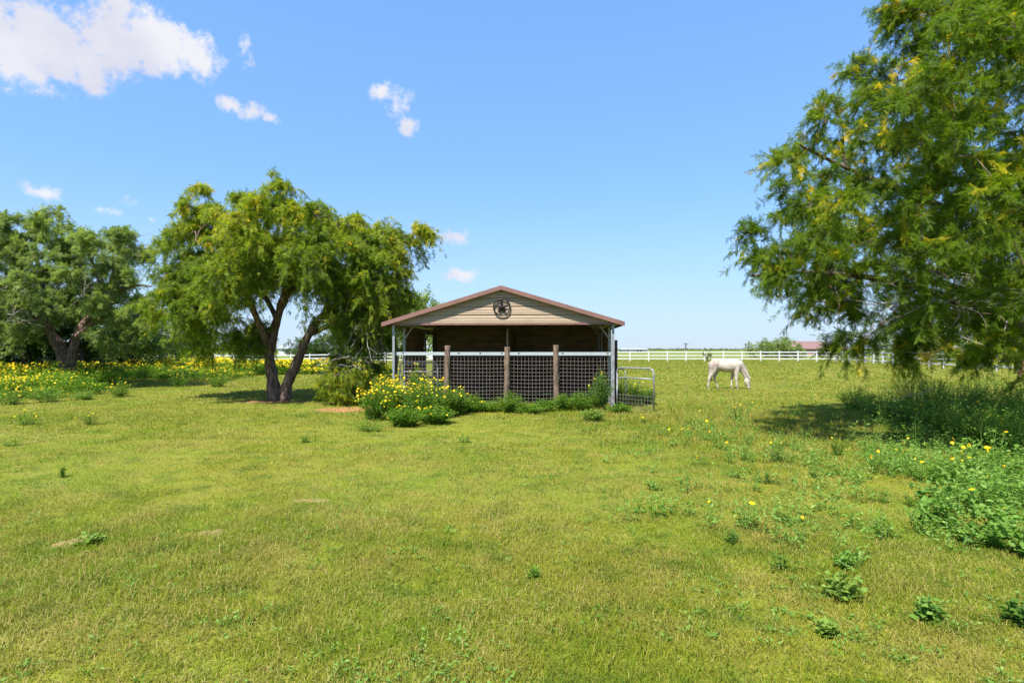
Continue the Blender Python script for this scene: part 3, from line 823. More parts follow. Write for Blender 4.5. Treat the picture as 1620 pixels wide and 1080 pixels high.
far_tree('background_tree', 28, 0, 31, 8.0, 4.6, 'dark dense tree standing behind the left tree over the dark barn', seed=3, n=44, twigs=5, zb=.25)
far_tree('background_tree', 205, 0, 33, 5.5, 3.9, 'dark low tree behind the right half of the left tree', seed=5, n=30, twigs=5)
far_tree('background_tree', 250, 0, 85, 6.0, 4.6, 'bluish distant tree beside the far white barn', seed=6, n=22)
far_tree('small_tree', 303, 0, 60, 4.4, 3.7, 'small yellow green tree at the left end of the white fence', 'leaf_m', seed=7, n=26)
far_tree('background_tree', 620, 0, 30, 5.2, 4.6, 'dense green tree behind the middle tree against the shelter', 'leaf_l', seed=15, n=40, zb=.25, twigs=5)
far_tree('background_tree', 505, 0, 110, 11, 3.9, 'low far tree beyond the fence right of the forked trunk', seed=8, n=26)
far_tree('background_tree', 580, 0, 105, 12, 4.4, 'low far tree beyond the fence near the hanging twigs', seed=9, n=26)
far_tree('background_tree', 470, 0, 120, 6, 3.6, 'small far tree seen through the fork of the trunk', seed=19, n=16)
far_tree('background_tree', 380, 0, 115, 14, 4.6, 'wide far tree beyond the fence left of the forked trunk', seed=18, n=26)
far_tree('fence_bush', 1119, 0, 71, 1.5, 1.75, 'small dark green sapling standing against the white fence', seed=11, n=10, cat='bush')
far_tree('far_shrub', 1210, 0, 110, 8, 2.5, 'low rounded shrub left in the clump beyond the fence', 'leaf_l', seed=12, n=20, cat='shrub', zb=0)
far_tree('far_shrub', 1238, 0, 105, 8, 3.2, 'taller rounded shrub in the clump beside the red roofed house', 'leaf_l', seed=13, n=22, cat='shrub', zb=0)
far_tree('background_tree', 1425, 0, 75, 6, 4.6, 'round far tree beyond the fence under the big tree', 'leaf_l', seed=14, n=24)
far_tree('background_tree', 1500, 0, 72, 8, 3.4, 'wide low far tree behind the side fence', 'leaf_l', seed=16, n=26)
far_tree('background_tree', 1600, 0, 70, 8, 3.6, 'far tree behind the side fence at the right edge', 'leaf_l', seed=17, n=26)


def treeline():
    g = np.random.default_rng(5); S = Soup(); n = 26000
    x = g.uniform(-900, 900, n); y = 620 + 60 * g.random(n); prof = .8 + 1.6 * vnoise(x, 0 * x, .02) ** 2 + .8 * vnoise(x, 0 * x, .09, 5) + 2.5 * sstep(-x, 60, 300)
    z = g.random(n) * prof + hz(0, 600)
    Pz = np.stack([x, y, z], -1); tv, tf = PIN_D; Rm = frames(g.normal(0, 1, (n, 3)))
    S.add(stamp(tv, Pz, Rm, 4 + 5 * g.random(n)), stamp_faces(tf, n, len(tv)))
    o = link_mesh('treeline', S.mesh('treeline', {'tint': np.repeat(g.random(n), len(tv))}), M['leaf_d'])
    tag(o, 'thin dark line of distant trees along the horizon', 'treeline', kind='stuff')


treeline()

# ------------------------------------------------------------------ horse shelter
TH = R(4.45); UX = Vector((math.cos(TH), -math.sin(TH), 0)); WY = Vector((math.sin(TH), math.cos(TH), 0))
RP = Vector((2.74, 15.4, 0)); WID = 6.065; LP = RP - UX * WID
DEP = 5.3; EAVE = 2.30; SL = .30; RIDGE = 3.30


def shelter():
    root = empty('horse_shelter', LP, 'open fronted tan metal horse shelter with a brown gable roof', 'shelter', rz=-TH)
    # local coordinates: x along the front, y into the depth
    def rz_(x): return RIDGE - SL * abs(x - WID / 2)
    # gable cladding: lapped ribbed sheet, four rows
    def gable(y, name, lo, hi, rows, zlo, thick=.03, mt='siding'):
        mb = MB()
        for r in range(rows):
            z0 = zlo + r * .232; z1 = z0 + .232
            # profile over one row: flat with two shallow beads and a dark lap
            prof = [(z0, .0), (z0 + .018, -.030), (z0 + .070, -.026), (z0 + .082, -.034), (z0 + .094, -.026), (z0 + .150, -.022), (z0 + .162, -.030), (z0 + .174, -.022), (z1 - .012, -.014), (z1 - .001, 0)]
            xs = [lo + (hi - lo) * k / 30 for k in range(31)]
            for (za, ya), (zb, yb) in zip(prof[:-1], prof[1:]):
                for xa, xb in zip(xs[:-1], xs[1:]):
                    q = []
                    for x, z, yy in ((xa, za, ya), (xb, za, ya), (xb, zb, yb), (xa, zb, yb)):
                        q.append((x, y + yy, min(z, rz_(x) - .03)))
                    if max(p[2] for p in q) - min(p[2] for p in q) < 1e-4: continue
                    mb.add(q, [(0, 1, 2, 3)])
        return mb.build(name, M[mt], root)
    gable(0, 'gable_panel', .02, WID - .02, 5, EAVE)
    # roof sheets with ribs
    y0, y1 = -.17, DEP + .25
    for s in (-1, 1):
        mb = MB(); c = WID / 2; ex = c + .27
        nseg = 54
        for k in range(nseg):
            a, b = y0 + (y1 - y0) * k / nseg, y0 + (y1 - y0) * (k + 1) / nseg
            hgt = .018 if k % 3 == 0 else 0
            z_in, z_out = RIDGE + hgt, RIDGE - SL * ex + hgt
            mb.add([(c, a, z_in), (c + s * ex, a, z_out), (c + s * ex, b, z_out), (c, b, z_in)], [(0, 1, 2, 3)])
            mb.add([(c, a, RIDGE - .02), (c + s * ex, a, RIDGE - SL * ex - .02), (c + s * ex, b, RIDGE - SL * ex - .02), (c, b, RIDGE - .02)], [(3, 2, 1, 0)])
        o = mb.build('roof', M['roof'], root); o['label'] = 'brown ribbed roof sheet'
        # rake trim along the front and back
        for yy, nm in ((y0, 'rake_trim'), (y1, 'rake_trim')):
            t = MB(); o1 = -.018 if yy == y0 else .018
            a = (c, yy + o1, RIDGE - .028); e = (c + s * (ex + .02), yy + o1, RIDGE - SL * (ex + .02) - .028)
            p = [(a[0], a[1], a[2] + .058), (a[0], a[1], a[2] - .058), (e[0], e[1], e[2] - .058), (e[0], e[1], e[2] + .058)]
            q = [(x, y + .034 * (1 if yy == y0 else -1), z) for x, y, z in p]
            t.add(p + q, [(0, 1, 2, 3), (7, 6, 5, 4), (0, 3, 7, 4), (1, 5, 6, 2), (3, 2, 6, 7), (0, 4, 5, 1)])
            t.build(nm, M['fascia'], root)
        t = MB(); t.box((c + s * (ex + .01), (y0 + y1) / 2, RIDGE - SL * ex - .03), (.025, y1 - y0 - .05, .08)); t.build('eave_trim', M['fascia'], root)
    t = MB(); t.box((WID / 2, -.028, EAVE - .012), (WID + .02, .035, .05))
    for k in range(9): t.box((.35 + k * .67, -.05, EAVE - .002), (.018, .014, .018))
    t.build('gable_trim', M['fascia'], root)
    # frames
    for y, brace in ((0.03, False), (1.16, True), (3.87, True), (DEP - .04, False)):
        for s in (-1, 1):
            x = .0 if s < 0 else WID
            t = MB(); t.box((x, y, EAVE / 2 - .02), (.062, .062, EAVE - .03)); o = t.build('post', M['galv'], root)
            if y < .1 and s > 0:
                t = MB(); t.box((x - .045, y + .006, .96), (.030, .05, 1.92)); t.build('gate_channel', M['galv'], root)
            t = MB(); t.bar((x, y, rz_(x) - .055), (WID / 2, y, RIDGE - .055), .055, .055); t.build('rafter', M['galv'], root)
            if brace:
                t = MB(); t.bar((x - s * .03, y - .005, 1.93), (x - s * .36, y - .005, rz_(x - s * .36) - .08), .04, .04); t.build('brace', M['galv'], root)
    for x in (0.0, WID):
        t = MB(); t.box((x, DEP / 2, EAVE - .055), (.055, DEP - .1, .055)); t.build('eave_beam', M['galv'], root)
    for k in range(1, 4):
        for s in (-1, 1):
            x = WID / 2 + s * k * .78; t = MB(); t.box((x, DEP / 2, rz_(x) - .045 - .02), (.06, DEP, .025)); t.build('purlin', M['galv'], root)
    # walls: lapped horizontal sheet
    def wall(name, a, b, z0, z1, inward, mt='siding'):
        a, b = Vector((*a, 0)), Vector((*b, 0)); d = (b - a).normalized(); nrm = Vector((-d.y, d.x, 0)) * inward
        mb = MB(); z = z0
        while z < z1 - .01:
            zt = min(z + .232, z1)
            pr = [(z, .0), (z + .02, .022), (zt - .02, .016), (zt, 0)]
            for (za, ya), (zb, yb) in zip(pr[:-1], pr[1:]):
                mb.add([a + nrm * ya + Vector((0, 0, za)), b + nrm * ya + Vector((0, 0, za)), b + nrm * yb + Vector((0, 0, zb)), a + nrm * yb + Vector((0, 0, zb))], [(0, 1, 2, 3)])
            mb.add([a - nrm * .012 + Vector((0, 0, z)), b - nrm * .012 + Vector((0, 0, z)), b - nrm * .012 + Vector((0, 0, zt)), a - nrm * .012 + Vector((0, 0, zt))], [(3, 2, 1, 0)])
            z = zt
        return mb.build(name, M[mt], root)
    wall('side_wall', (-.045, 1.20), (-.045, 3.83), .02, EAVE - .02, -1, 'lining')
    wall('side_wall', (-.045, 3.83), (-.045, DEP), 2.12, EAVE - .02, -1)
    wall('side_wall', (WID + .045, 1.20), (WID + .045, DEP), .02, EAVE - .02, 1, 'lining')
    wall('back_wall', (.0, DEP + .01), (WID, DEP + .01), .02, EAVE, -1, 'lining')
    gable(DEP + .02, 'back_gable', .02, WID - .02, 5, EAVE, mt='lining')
    t = MB(); t.box((.035, DEP - .05, 1.1), (.16, .05, 2.2)); t.build('corner_board', M['darkwood'], root)
    # kick boards and partition
    for k in range(5):
        t = MB()
        t.box((WID / 2, DEP - .055, .14 + k * .245), (WID - .3, .04, .225)); o = t.build('kick_board', M['board'], root)
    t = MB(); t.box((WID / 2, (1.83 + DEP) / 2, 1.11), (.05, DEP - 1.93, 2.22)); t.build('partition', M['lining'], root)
    t = MB(); t.box((WID / 2, 1.80, 1.11), (.035, .04, 2.22)); t.build('partition_post', M['galv'], root)
    for k in range(5):
        t = MB(); t.box((WID - .10, (1.3 + DEP) / 2, .14 + k * .245), (.04, DEP - 1.5, .225)); t.build('kick_board', M['board'], root)
    # soil floor
    return root


shelter()


def shed_pt(x, y, z=0): return LP + UX * x + WY * y + Vector((0, 0, z))


def star():
    c = P(794, 486, 15.6)
    # plane of the gable
    loc = None
    x = (c - LP).dot(UX)
    root = empty('star_ornament', shed_pt(x, -.075, c.z), 'round black iron star ornament hung on the gable', 'wall ornament', rz=-TH)
    t = MB(); n = 40; r0, r1 = .205, .245
    t.tube([(math.cos(2 * PI * k / n) * .225, 0, math.sin(2 * PI * k / n) * .225) for k in range(n + 1)], .020, 8, cap=False)
    t.build('ring', M['black'], root, True)
    vs = [(0, -.055, 0), (0, .02, 0)]
    for k in range(10):
        a = PI / 2 + k * PI / 5; r = .205 if k % 2 == 0 else .082
        vs.append((math.cos(a) * r, .005, math.sin(a) * r))
    fs = []
    for k in range(10):
        a, b = 2 + k, 2 + (k + 1) % 10; fs += [(0, b, a), (1, a, b)]
    me = bpy.data.meshes.new('star'); me.from_pydata(vs, [], fs); me.update(); link_mesh('star', me, M['black'], root)
    t = MB(); t.bar((0, .01, .10), (0, .06, .10), .02, .02); t.build('bracket', M['black'], root)


star()


def pen_fence():
    root = empty('pen_fence', LP, 'wire mesh pen fence with white top rail and log posts across the shelter front', 'fence', rz=-TH)
    Y = .10
    def sx(px):                                   # photo column -> distance along the front
        k = (px - CX) / F; # solve (LP+UX s+WY Y).x = k * .y
        A = LP + WY * Y
        return (k * A.y - A.x) / (UX.x - k * UX.y)
    posts = [(707, 1.685, .083), (802, 1.65, .085), (880, 1.70, .082)]
    xs = [0.05] + [sx(p[0]) for p in posts] + [WID - .06]
    g = np.random.default_rng(2)
    for (px, h, r) in posts:
        x = sx(px); C = []; rr = []
        for k in range(15):
            t = k / 14; C.append((x + .008 * math.sin(5 * t + px), Y, -.1 + t * (h + .1))); rr.append(r * (1.02 - .06 * t + .05 * g.normal()))
        rr += [r * .8]; C += [(C[-1][0], Y, h + .012)]
        V, Q = batch_tubes(np.array(C)[None], np.array(rr)[None], 16); V = gnarl(V, .035)
        n = len(V); cap = np.arange(n - 16, n)
        me = np_mesh('log_post', V, [Q, cap[None]]); link_mesh('log_post', me, M['wood'], root)
    for i in range(4):
        a, b = xs[i] + (.06 if i else 0), xs[i + 1] - (.06 if i < 3 else 0)
        t = MB()
        yy = Y - .015
        # folded channel rail: face, top and bottom lips
        t.box(((a + b) / 2, yy, 1.470), (b - a, .012, .070)); t.box(((a + b) / 2, yy + .03, 1.512), (b - a, .07, .012)); t.box(((a + b) / 2, yy + .03, 1.430), (b - a, .07, .010))
        rail = t.build('top_rail', M['rail'], root)
        h = MB(); slots = {1: [726, 760, 794], 2: [821], 3: [890, 961], 0: [638]}[i]
        for px in slots:
            x = sx(px)
            if a < x < b:
                n = 12; h = MB(); h.add([(x + math.cos(2 * PI * k / n) * .034, yy - .009, 1.483 + math.sin(2 * PI * k / n) * .015) for k in range(n)], [tuple(range(n))])
                h.build('slot', M['hole'], rail)
        w = MB(); r = .0027; z0 = .14
        x = a + .03
        while x < b:
            w.bar((x + random.gauss(0, .003), Y + .02, z0), (x + random.gauss(0, .003), Y + .02, 1.43), 2 * r, 2 * r); x += .1016
        z = z0 + .01
        while z < 1.42:
            w.tube([(a + (b - a) * u, Y + .027, z - .010 * math.sin(PI * u) + random.gauss(0, .002)) for u in (0, .25, .5, .75, 1)], r * 1.1, 4); z += .1016
        w.build('wire_panel', M['wire'], root)
    t = MB(); t.bar((.03, Y, .0), (.03, Y, 1.42), .05, .05); t.build('end_stake', M['darkwood'], root)


pen_fence()


def rounded(w, h, r, n=6):
    """outline of a gate frame with rounded top corners, from bottom left up and over to bottom right"""
    p = [(0, 0), (0, h - r)]
    for k in range(n + 1):
        a = PI - k * PI / 2 / n; p.append((r + math.cos(a) * r, h - r + math.sin(a) * r))
    for k in range(n + 1):
        a = PI / 2 - k * PI / 2 / n; p.append((w - r + math.cos(a) * r, h - r + math.sin(a) * r))
    p.append((w, 0)); return p


def gate(name, a, b, z0, h, label, rails, inner=False):
    a, b = Vector(a), Vector(b); d = b - a; w = math.hypot(d.x, d.y)
    root = empty(name, (a.x, a.y, 0), label, 'gate', rz=math.atan2(d.y, d.x))
    t = MB(); t.tube([(x, 0, z0 + z) for x, z in rounded(w, h, .13)] , .021, 8); t.tube([(0, 0, z0), (w, 0, z0)], .019, 8)
    t.build('frame', M['galv'], root, True)
    for z in rails:
        t = MB(); t.tube([(0, 0, z0 + z), (w, 0, z0 + z)], .018, 8); t.build('crossbar', M['galv'], root, True)
    t = MB(); x = .1
    while x < w - .03: t.bar((x, .012, z0), (x, .012, z0 + rails[0] if not inner else z0 + .42), .005, .005); x += .1016
    z = .08
    top = rails[0] if not inner else .42
    while z < top: t.bar((0, .017, z0 + z), (w, .017, z0 + z), .005, .005); z += .1016
    t.build('wire_panel', M['wire'], root)
    if inner:
        t = MB(); t.tube([(.0, .03, z0 + h - .04), (.20, .03, z0 + h - .045), (.26, .03, z0 + h - .08), (.28, .03, z0 + h - .16), (.28, .03, z0 + .25)], .016, 8)
        t.build('inner_brace', M['galv'], root, True)
    return root


ga = shed_pt(.10, .30); gb = shed_pt(1.19, .30)
gate('tube_gate', ga, gb, .06, 1.16, 'closed round cornered tube gate behind the mesh at the left end of the pen', [.90])
e1 = P(976, 600, 15.25); e2 = P(1034.5, 600, 14.3)
gate('tube_gate', (e1.x, e1.y, 0), (e2.x, e2.y, 0), .005, 1.10, 'galvanised tube gate swung open to the right of the shelter', [.84], inner=True)

t = MB(); q = P(974.3, 600, 15.75)
t.tube([(q.x, q.y, -.05), (q.x, q.y, .9), (q.x + .005, q.y, 1.85)], [.045, .042, .04], 10); o = t.build('gate_post', M['darkwood'], smooth=False)
tag(o, 'dark wooden hinge post just outside the right corner of the shelter', 'post')
for z, in ((1.4,), (.8,)):
    t = MB(); t.tube([(q.x, q.y - .05, z), (q.x + .07, q.y - .06, z)], .016, 8); t.build('hinge', M['galv'], o)


# ------------------------------------------------------------------ white rail fences
def vinyl_fence(name, A, B, label, group=None, n=None):
    A, B = Vector(A), Vector(B); ln = (B - A).length; n = n or int(round(ln / 2.44))
    root = empty(name, (A.x, A.y, hz(A.x, A.y)), label, 'fence', group)
    o0 = Vector((A.x, A.y, hz(A.x, A.y)))
    P_ = [A.lerp(B, k / n) for k in range(n + 1)]; P_ = [Vector((p.x, p.y, hz(p.x, p.y))) - o0 for p in P_]
    an = math.atan2((B - A).y, (B - A).x)
    t = MB(); t.box((0, 0, .65), (.127, .127, 1.34)); t.add([(-.08, -.08, 1.32), (.08, -.08, 1.32), (.08, .08, 1.32), (-.08, .08, 1.32), (0, 0, 1.39)], [(3, 2, 1, 0), (0, 1, 4), (1, 2, 4), (2, 3, 4), (3, 0, 4)])
    p0 = t.build('fence_post', M['vinyl'], root); p0.location = P_[0]; p0.rotation_euler = (0, 0, an)
    for p in P_[1:]:
        c = p0.copy(); COL.objects.link(c); c.parent = root; c.location = p; c.rotation_euler = (random.gauss(0, .006), random.gauss(0, .006), an)
    for z in (.34, .77, 1.20):
        t = MB()
        for a, b in zip(P_[:-1], P_[1:]): t.bar(a + Vector((0, 0, z)), b + Vector((0, 0, z)), .045, .135)
        t.build('rail', M['vinyl'], root)


FA, FB = Vector(((310 - CX) / F * 73.5, 73.5, 0)), Vector((42.2, 74.3, 0))
vinyl_fence('rail_fence', FA, FB, 'long white three rail fence crossing the far side of the field')
th2 = R(12.5); FC = FB + Vector((-math.sin(th2), -math.cos(th2), 0)) * 2.44 * 24
vinyl_fence('rail_fence', FB + Vector((-.05, -.3, 0)), FC, 'white three rail side fence running nearer on the right under the big tree')


# wire fence and field gate, left background
def wire_fence():
    a, b = P(128, 0, 62), P(306, 0, 70); o0 = Vector((a.x, a.y, hz(a.x, a.y)))
    root = empty('wire_fence', o0, 'low wire fence on dark stakes beyond the wildflowers at left', 'fence')
    n = 11; pts_ = []
    for k in range(n + 1):
        x, y = a.x + (b.x - a.x) * k / n, a.y + (b.y - a.y) * k / n; pts_.append(Vector((x, y, hz(x, y))) - o0)
    for k, p in enumerate(pts_):
        t = MB(); r = .09 if k % 4 == 0 else .05; t.tube([p + Vector((0, 0, -.05)), p + Vector((.02, 0, 1.35 + .1 * (k % 4 == 0)))], r, 8); t.build('stake', M['darkwood'], root)
    for z in (.35, .7, 1.0, 1.25):
        t = MB()
        for p, q_ in zip(pts_[:-1], pts_[1:]): t.bar(p + Vector((0, 0, z)), q_ + Vector((0, 0, z)), .015, .015)
        t.build('strand', M['wire'], root)


wire_fence()

M['whitewall'] = mat('white_painted_wall', (.66, .68, .70), .6, noise=(.6, (.55, .57, .6), .4, .7))
M['greywall'] = mat('grey_wall', (.36, .38, .41), .7)
M['palroof'] = mat('pale_metal_roof', (.52, .55, .58), .4, .3, noise=(.5, (.42, .45, .48), .4, .7))
M['redroof'] = mat('brick_red_roof', (.20, .125, .11), .8, noise=(2, (.19, .095, .085), .4, .6))
M['brick'] = mat('pinkish_brick', (.40, .235, .20), .85, noise=(4, (.33, .20, .17), .4, .6))
M['glass'] = mat('dark_window', (.04, .05, .06), .1)
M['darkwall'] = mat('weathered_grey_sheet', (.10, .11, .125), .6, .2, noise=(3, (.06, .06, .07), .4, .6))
M['rust'] = mat('rust_orange', (.36, .115, .035), .8, noise=(6, (.24, .08, .03), .4, .6))


def house(name, px, d, w, dep, hw, hr, label, wallm, roofm, hip=False, windows=3, cat='building', rot=0, pivot=0.0):
    x = (px - CX) / F * d; root = empty(name, (x, d, hz(x, d)), label, cat, rz=rot)
    t = MB(); t.box((0, dep / 2, hw / 2), (w, dep, hw)); 
    t.build('wall', M[wallm], root)
    o = .5; t = MB(); a, b, c0, c1 = -w / 2 - o, w / 2 + o, -o, dep + o; rx = w * .28 if hip else w / 2 + o
    v = [(a, c0, hw), (b, c0, hw), (b, c1, hw), (a, c1, hw), (-rx, dep / 2, hw + hr), (rx, dep / 2, hw + hr), (a, c0, hw + .15), (b, c0, hw + .15), (b, c1, hw + .15), (a, c1, hw + .15)]
    t.add(v, [(3, 2, 1, 0), (0, 1, 7, 6), (1, 2, 8, 7), (2, 3, 9, 8), (3, 0, 6, 9), (6, 7, 5, 4), (8, 9, 4, 5), (7, 8, 5), (9, 6, 4)]); t.build('roof', M[roofm], root)
    for k in range(windows):
        xx = -w / 2 + w * (k + .5) / windows
        f = MB(); f.box((xx, -.03, hw * .55), (1.1, .06, 1.1)); fr = f.build('window', M['vinyl'], root)
        g = MB(); g.box((xx, -.07, hw * .55), (.95, .03, .95)); g.build('pane', M['glass'], fr)
    g = MB(); g.box((w * .12, -.04, hw * .4), (1.0, .08, hw * .8)); g.build('door', M['darkwood'], root)
    return root


house('white_barn', 262, 150, 4.8, 8, 1.9, .8, 'small white barn with a pale roof far off behind the wildflowers', 'whitewall', 'palroof', windows=1)
house('far_house', 453, 170, 4.6, 7, 2.2, .9, 'white roofed house glimpsed through the fork of the trunk', 'whitewall', 'palroof', windows=1)
house('red_roof_house', 1292, 128, 13.5, 11, 1.55, 1.9, 'low brick house with a reddish hip roof beyond the fence', 'brick', 'redroof', hip=True, windows=5, cat='house')
house('grey_building', 693, 95, 3.2, 8, 2.2, 1.4, 'grey building seen through the open rear corner of the shelter', 'whitewall', 'palroof', windows=0)
house('far_house', 1004, 300, 13, 9, 1.3, .7, 'pale low house near the horizon right of the shelter', 'greywall', 'palroof', windows=2, cat='house')


def power_pole(px, d, h, label):
    x = (px - CX) / F * d; root = empty('utility_pole', (x, d, hz(x, d)), label, 'utility pole', 'utility poles on the horizon')
    t = MB(); t.tube([(0, 0, 0), (0, 0, h)], [.22, .16], 8); t.build('pole', M['darkwood'], root)
    t = MB(); t.box((0, -.2, h - .5), (1.6, .16, .18)); t.build('crossarm', M['darkwood'], root)
    for s in (-.7, 0, .7):
        t = MB(); t.tube([(s, -.2, h - .42), (s, -.2, h - .1)], [.07, .05], 6); t.build('insulator', M['galv'], root)


power_pole(1085, 190, 3.7, 'wooden utility pole on the horizon between shelter and white horse')
power_pole(1180, 190, 3.6, 'wooden utility pole on the horizon above the white horse')


def dark_barn():
    d = 31.0; x = (-20 - CX) / F * d; z = hz(x, d)
    root = empty('open_barn', (x, d, z), 'low dark open barn in the shade behind the left tree', 'barn')
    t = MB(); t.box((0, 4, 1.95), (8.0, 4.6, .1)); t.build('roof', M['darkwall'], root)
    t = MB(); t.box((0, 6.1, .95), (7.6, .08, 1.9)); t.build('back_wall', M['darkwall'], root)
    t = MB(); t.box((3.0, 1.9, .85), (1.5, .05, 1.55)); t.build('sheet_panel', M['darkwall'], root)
    for px, m_ in ((12, 'wood'), (45, 'vinyl'), (53, 'wood')):
        xx = (px - CX) / F * (d + 1.75) - x
        t = MB(); t.box((xx, 1.75, .95), (.13, .13, 1.9)); t.build('post', M[m_], root)


dark_barn()

# feed tub
qx = G(526, 586); t = MB(); t.tube([(qx.x, qx.y, qx.z), (qx.x, qx.y, qx.z + .38), (qx.x, qx.y, qx.z + .40)], [.24, .30, .31], 18, cap=False)
t.tube([(qx.x, qx.y, qx.z + .30), (qx.x, qx.y, qx.z + .31)], [.28, .28], 18)
o = t.build('feed_tub', M['rust'], smooth=True); tag(o, 'rust orange tub at the edge of the flowers beyond the hanging brush', 'tub')


# ------------------------------------------------------------------ horses
def horse(name, pos, label, coat, mane, face=0.0, scale=1.0, sections=None):
    root = empty(name, pos, label, 'horse', rz=face)
    k = .002722
    def L_(x, y, s=0.0): return Vector(((x - 650) * k, s, (852 - y) * k))
    # body as lofted closed rings joined to limbs by a voxel remesh: one continuous skin
    mb = MB()
    def loft(secs, n=16):
        """secs: (centre, half height, half width, tangent)"""
        rings = []
        for i, (c, rh, rw) in enumerate(secs):
            a = secs[max(i - 1, 0)][0]; b = secs[min(i + 1, len(secs) - 1)][0]; tg = (b - a).normalized()
            side = Vector((0, 1, 0)); up = side.cross(tg).normalized()
            if up.length < .1: up = Vector((0, 0, 1))
            rings.append([c + up * math.sin(2 * PI * j / n) * rh + side * math.cos(2 * PI * j / n) * rw for j in range(n)])
        vs = [v for r in rings for v in r]; fs = []
        for i in range(len(rings) - 1):
            for j in range(n):
                j2 = (j + 1) % n; fs.append((i * n + j, i * n + j2, (i + 1) * n + j2, (i + 1) * n + j))
        fs += [tuple(range(n))[::-1], tuple((len(rings) - 1) * n + j for j in range(n))]
        mb.add(vs, fs)
    q = lambda x, y, rh, rw, s=0.0: (L_(x, y, s), rh * k, rw)
    loft([q(418, 440, 30, .06), q(432, 450, 66, .14), q(470, 462, 88, .20), (L_(530, 462), 92 * k, .215), (L_(600, 468), 98 * k, .215), (L_(680, 476), 108 * k, .225),
          (L_(760, 478), 110 * k, .225), (L_(830, 474), 106 * k, .205), (L_(890, 480), 92 * k, .17), (L_(925, 500), 62 * k, .12), (L_(940, 510), 30 * k, .06)])
    # neck to head
    loft([(L_(860, 440), 70 * k, .10), (L_(905, 470), 74 * k, .115), (L_(955, 530), 60 * k, .095), (L_(992, 595), 50 * k, .078), (L_(1018, 650), 44 * k, .07), (L_(1030, 680), 36 * k, .06)])
    loft([(L_(1040, 660), 26 * k, .05), (L_(1030, 690), 46 * k, .078), (L_(1026, 725), 52 * k, .085), (L_(1035, 765), 42 * k, .072), (L_(1048, 800), 31 * k, .052), (L_(1054, 830), 27 * k, .052), (L_(1054, 850), 20 * k, .042)])
    def leg(pp, s):
        loft([(L_(x, y, s + (s2 if len(r_) else 0)), r * k, r * k * w) for (x, y, r, w, *r_) in [(*p, ) for p in pp] for s2 in [r_[0] if r_ else 0]], 10)
    leg([(475, 440, 70, .7), (470, 500, 66, .75), (462, 560, 54, .8), (440, 610, 36, .9), (412, 665, 26, .95), (402, 690, 23, .9), (395, 730, 17, 1), (390, 775, 16, 1), (387, 795, 16, 1), (392, 815, 13, 1.1)], -.11)
    leg([(500, 450, 70, .7), (525, 520, 62, .75), (540, 580, 42, .85), (525, 630, 26, .9), (512, 675, 21, .95), (520, 710, 17, .95), (540, 750, 13, 1), (556, 785, 13, 1), (562, 800, 16, 1), (570, 818, 13, 1.1)], .11)
    leg([(835, 470, 60, .6), (838, 540, 54, .7), (838, 600, 38, .85), (838, 650, 28, .95), (838, 690, 25, 1), (838, 720, 18, 1), (840, 775, 16, 1), (842, 800, 17, 1), (850, 826, 14, 1.1)], -.10)
    leg([(815, 500, 50, .6), (808, 580, 36, .8), (802, 640, 25, .95), (797, 685, 22, 1), (793, 715, 15, 1), (785, 765, 13, 1), (783, 785, 17, 1), (790, 815, 14, 1.1)], .10)
    body = mb.build('body', coat, root, True)
    rm = body.modifiers.new('skin', 'REMESH'); rm.mode = 'VOXEL'; rm.voxel_size = .016; rm.use_smooth_shade = True
    sm = body.modifiers.new('smooth', 'SMOOTH'); sm.iterations = 5; sm.factor = .5
    # hooves
    for (x, y, s) in ((397, 835, -.11), (577, 838, .11), (857, 848, -.10), (796, 838, .10)):
        t = MB(); c = L_(x, y, s); t.tube([c + Vector((.0, 0, -.035)), c + Vector((-.012, 0, .045))], [.055, .038], 12); t.build('hoof', M['hoof'], root, True)
    for s in (-.035, .035):
        t = MB(); c = L_(1048, 668, s); c2 = c + Vector((.085, s * .5, .045))
        t.tube([c, c.lerp(c2, .45), c2], [.018, .024, .003], 8); t.build('ear', coat, root, True)
        t = MB(); c = L_(1052, 742, s * 2.05); t.tube([c + Vector((0, -.001, -.014)), c, c + Vector((0, 0, .014))], [.006, .016, .006], 8); t.build('eye', M['black'], root, True)
    t = MB(); t.tube([L_(1051, 822), L_(1054, 838), L_(1054, 850)], [.060, .062, .045], 14); t.build('muzzle', M['muzzle'], root, True)
    # mane and tail
    t = MB(); g = np.random.default_rng(1)
    for j in range(60):
        u = j / 59; x = 880 + (1048 - 880) * u; y = 385 + (645 - 385) * (u ** 1.15)
        c = L_(x + 8, y + 6, -.01); ln = .11 + .04 * g.random()
        t.tube([c, c + Vector((-.01, -.055, -.05)), c + Vector((-.03 + .02 * g.normal(), -.085, -ln))], [.012, .010, .003], 5)
    t.build('mane', mane, root, True)
    t = MB()
    for j in range(26):
        c = L_(424, 420, .03 * g.normal()); e = L_(420 + 10 * g.normal() + 30, 700 + 40 * g.random(), .05 * g.normal() + .02)
        t.tube([c, c.lerp(e, .3) + Vector((-.02, 0, 0)), c.lerp(e, .7) + Vector((-.01, 0, 0)), e], [.02, .018, .014, .004], 5)
    t.build('tail', mane, root, True)
    root.scale = (scale,) * 3
    return root


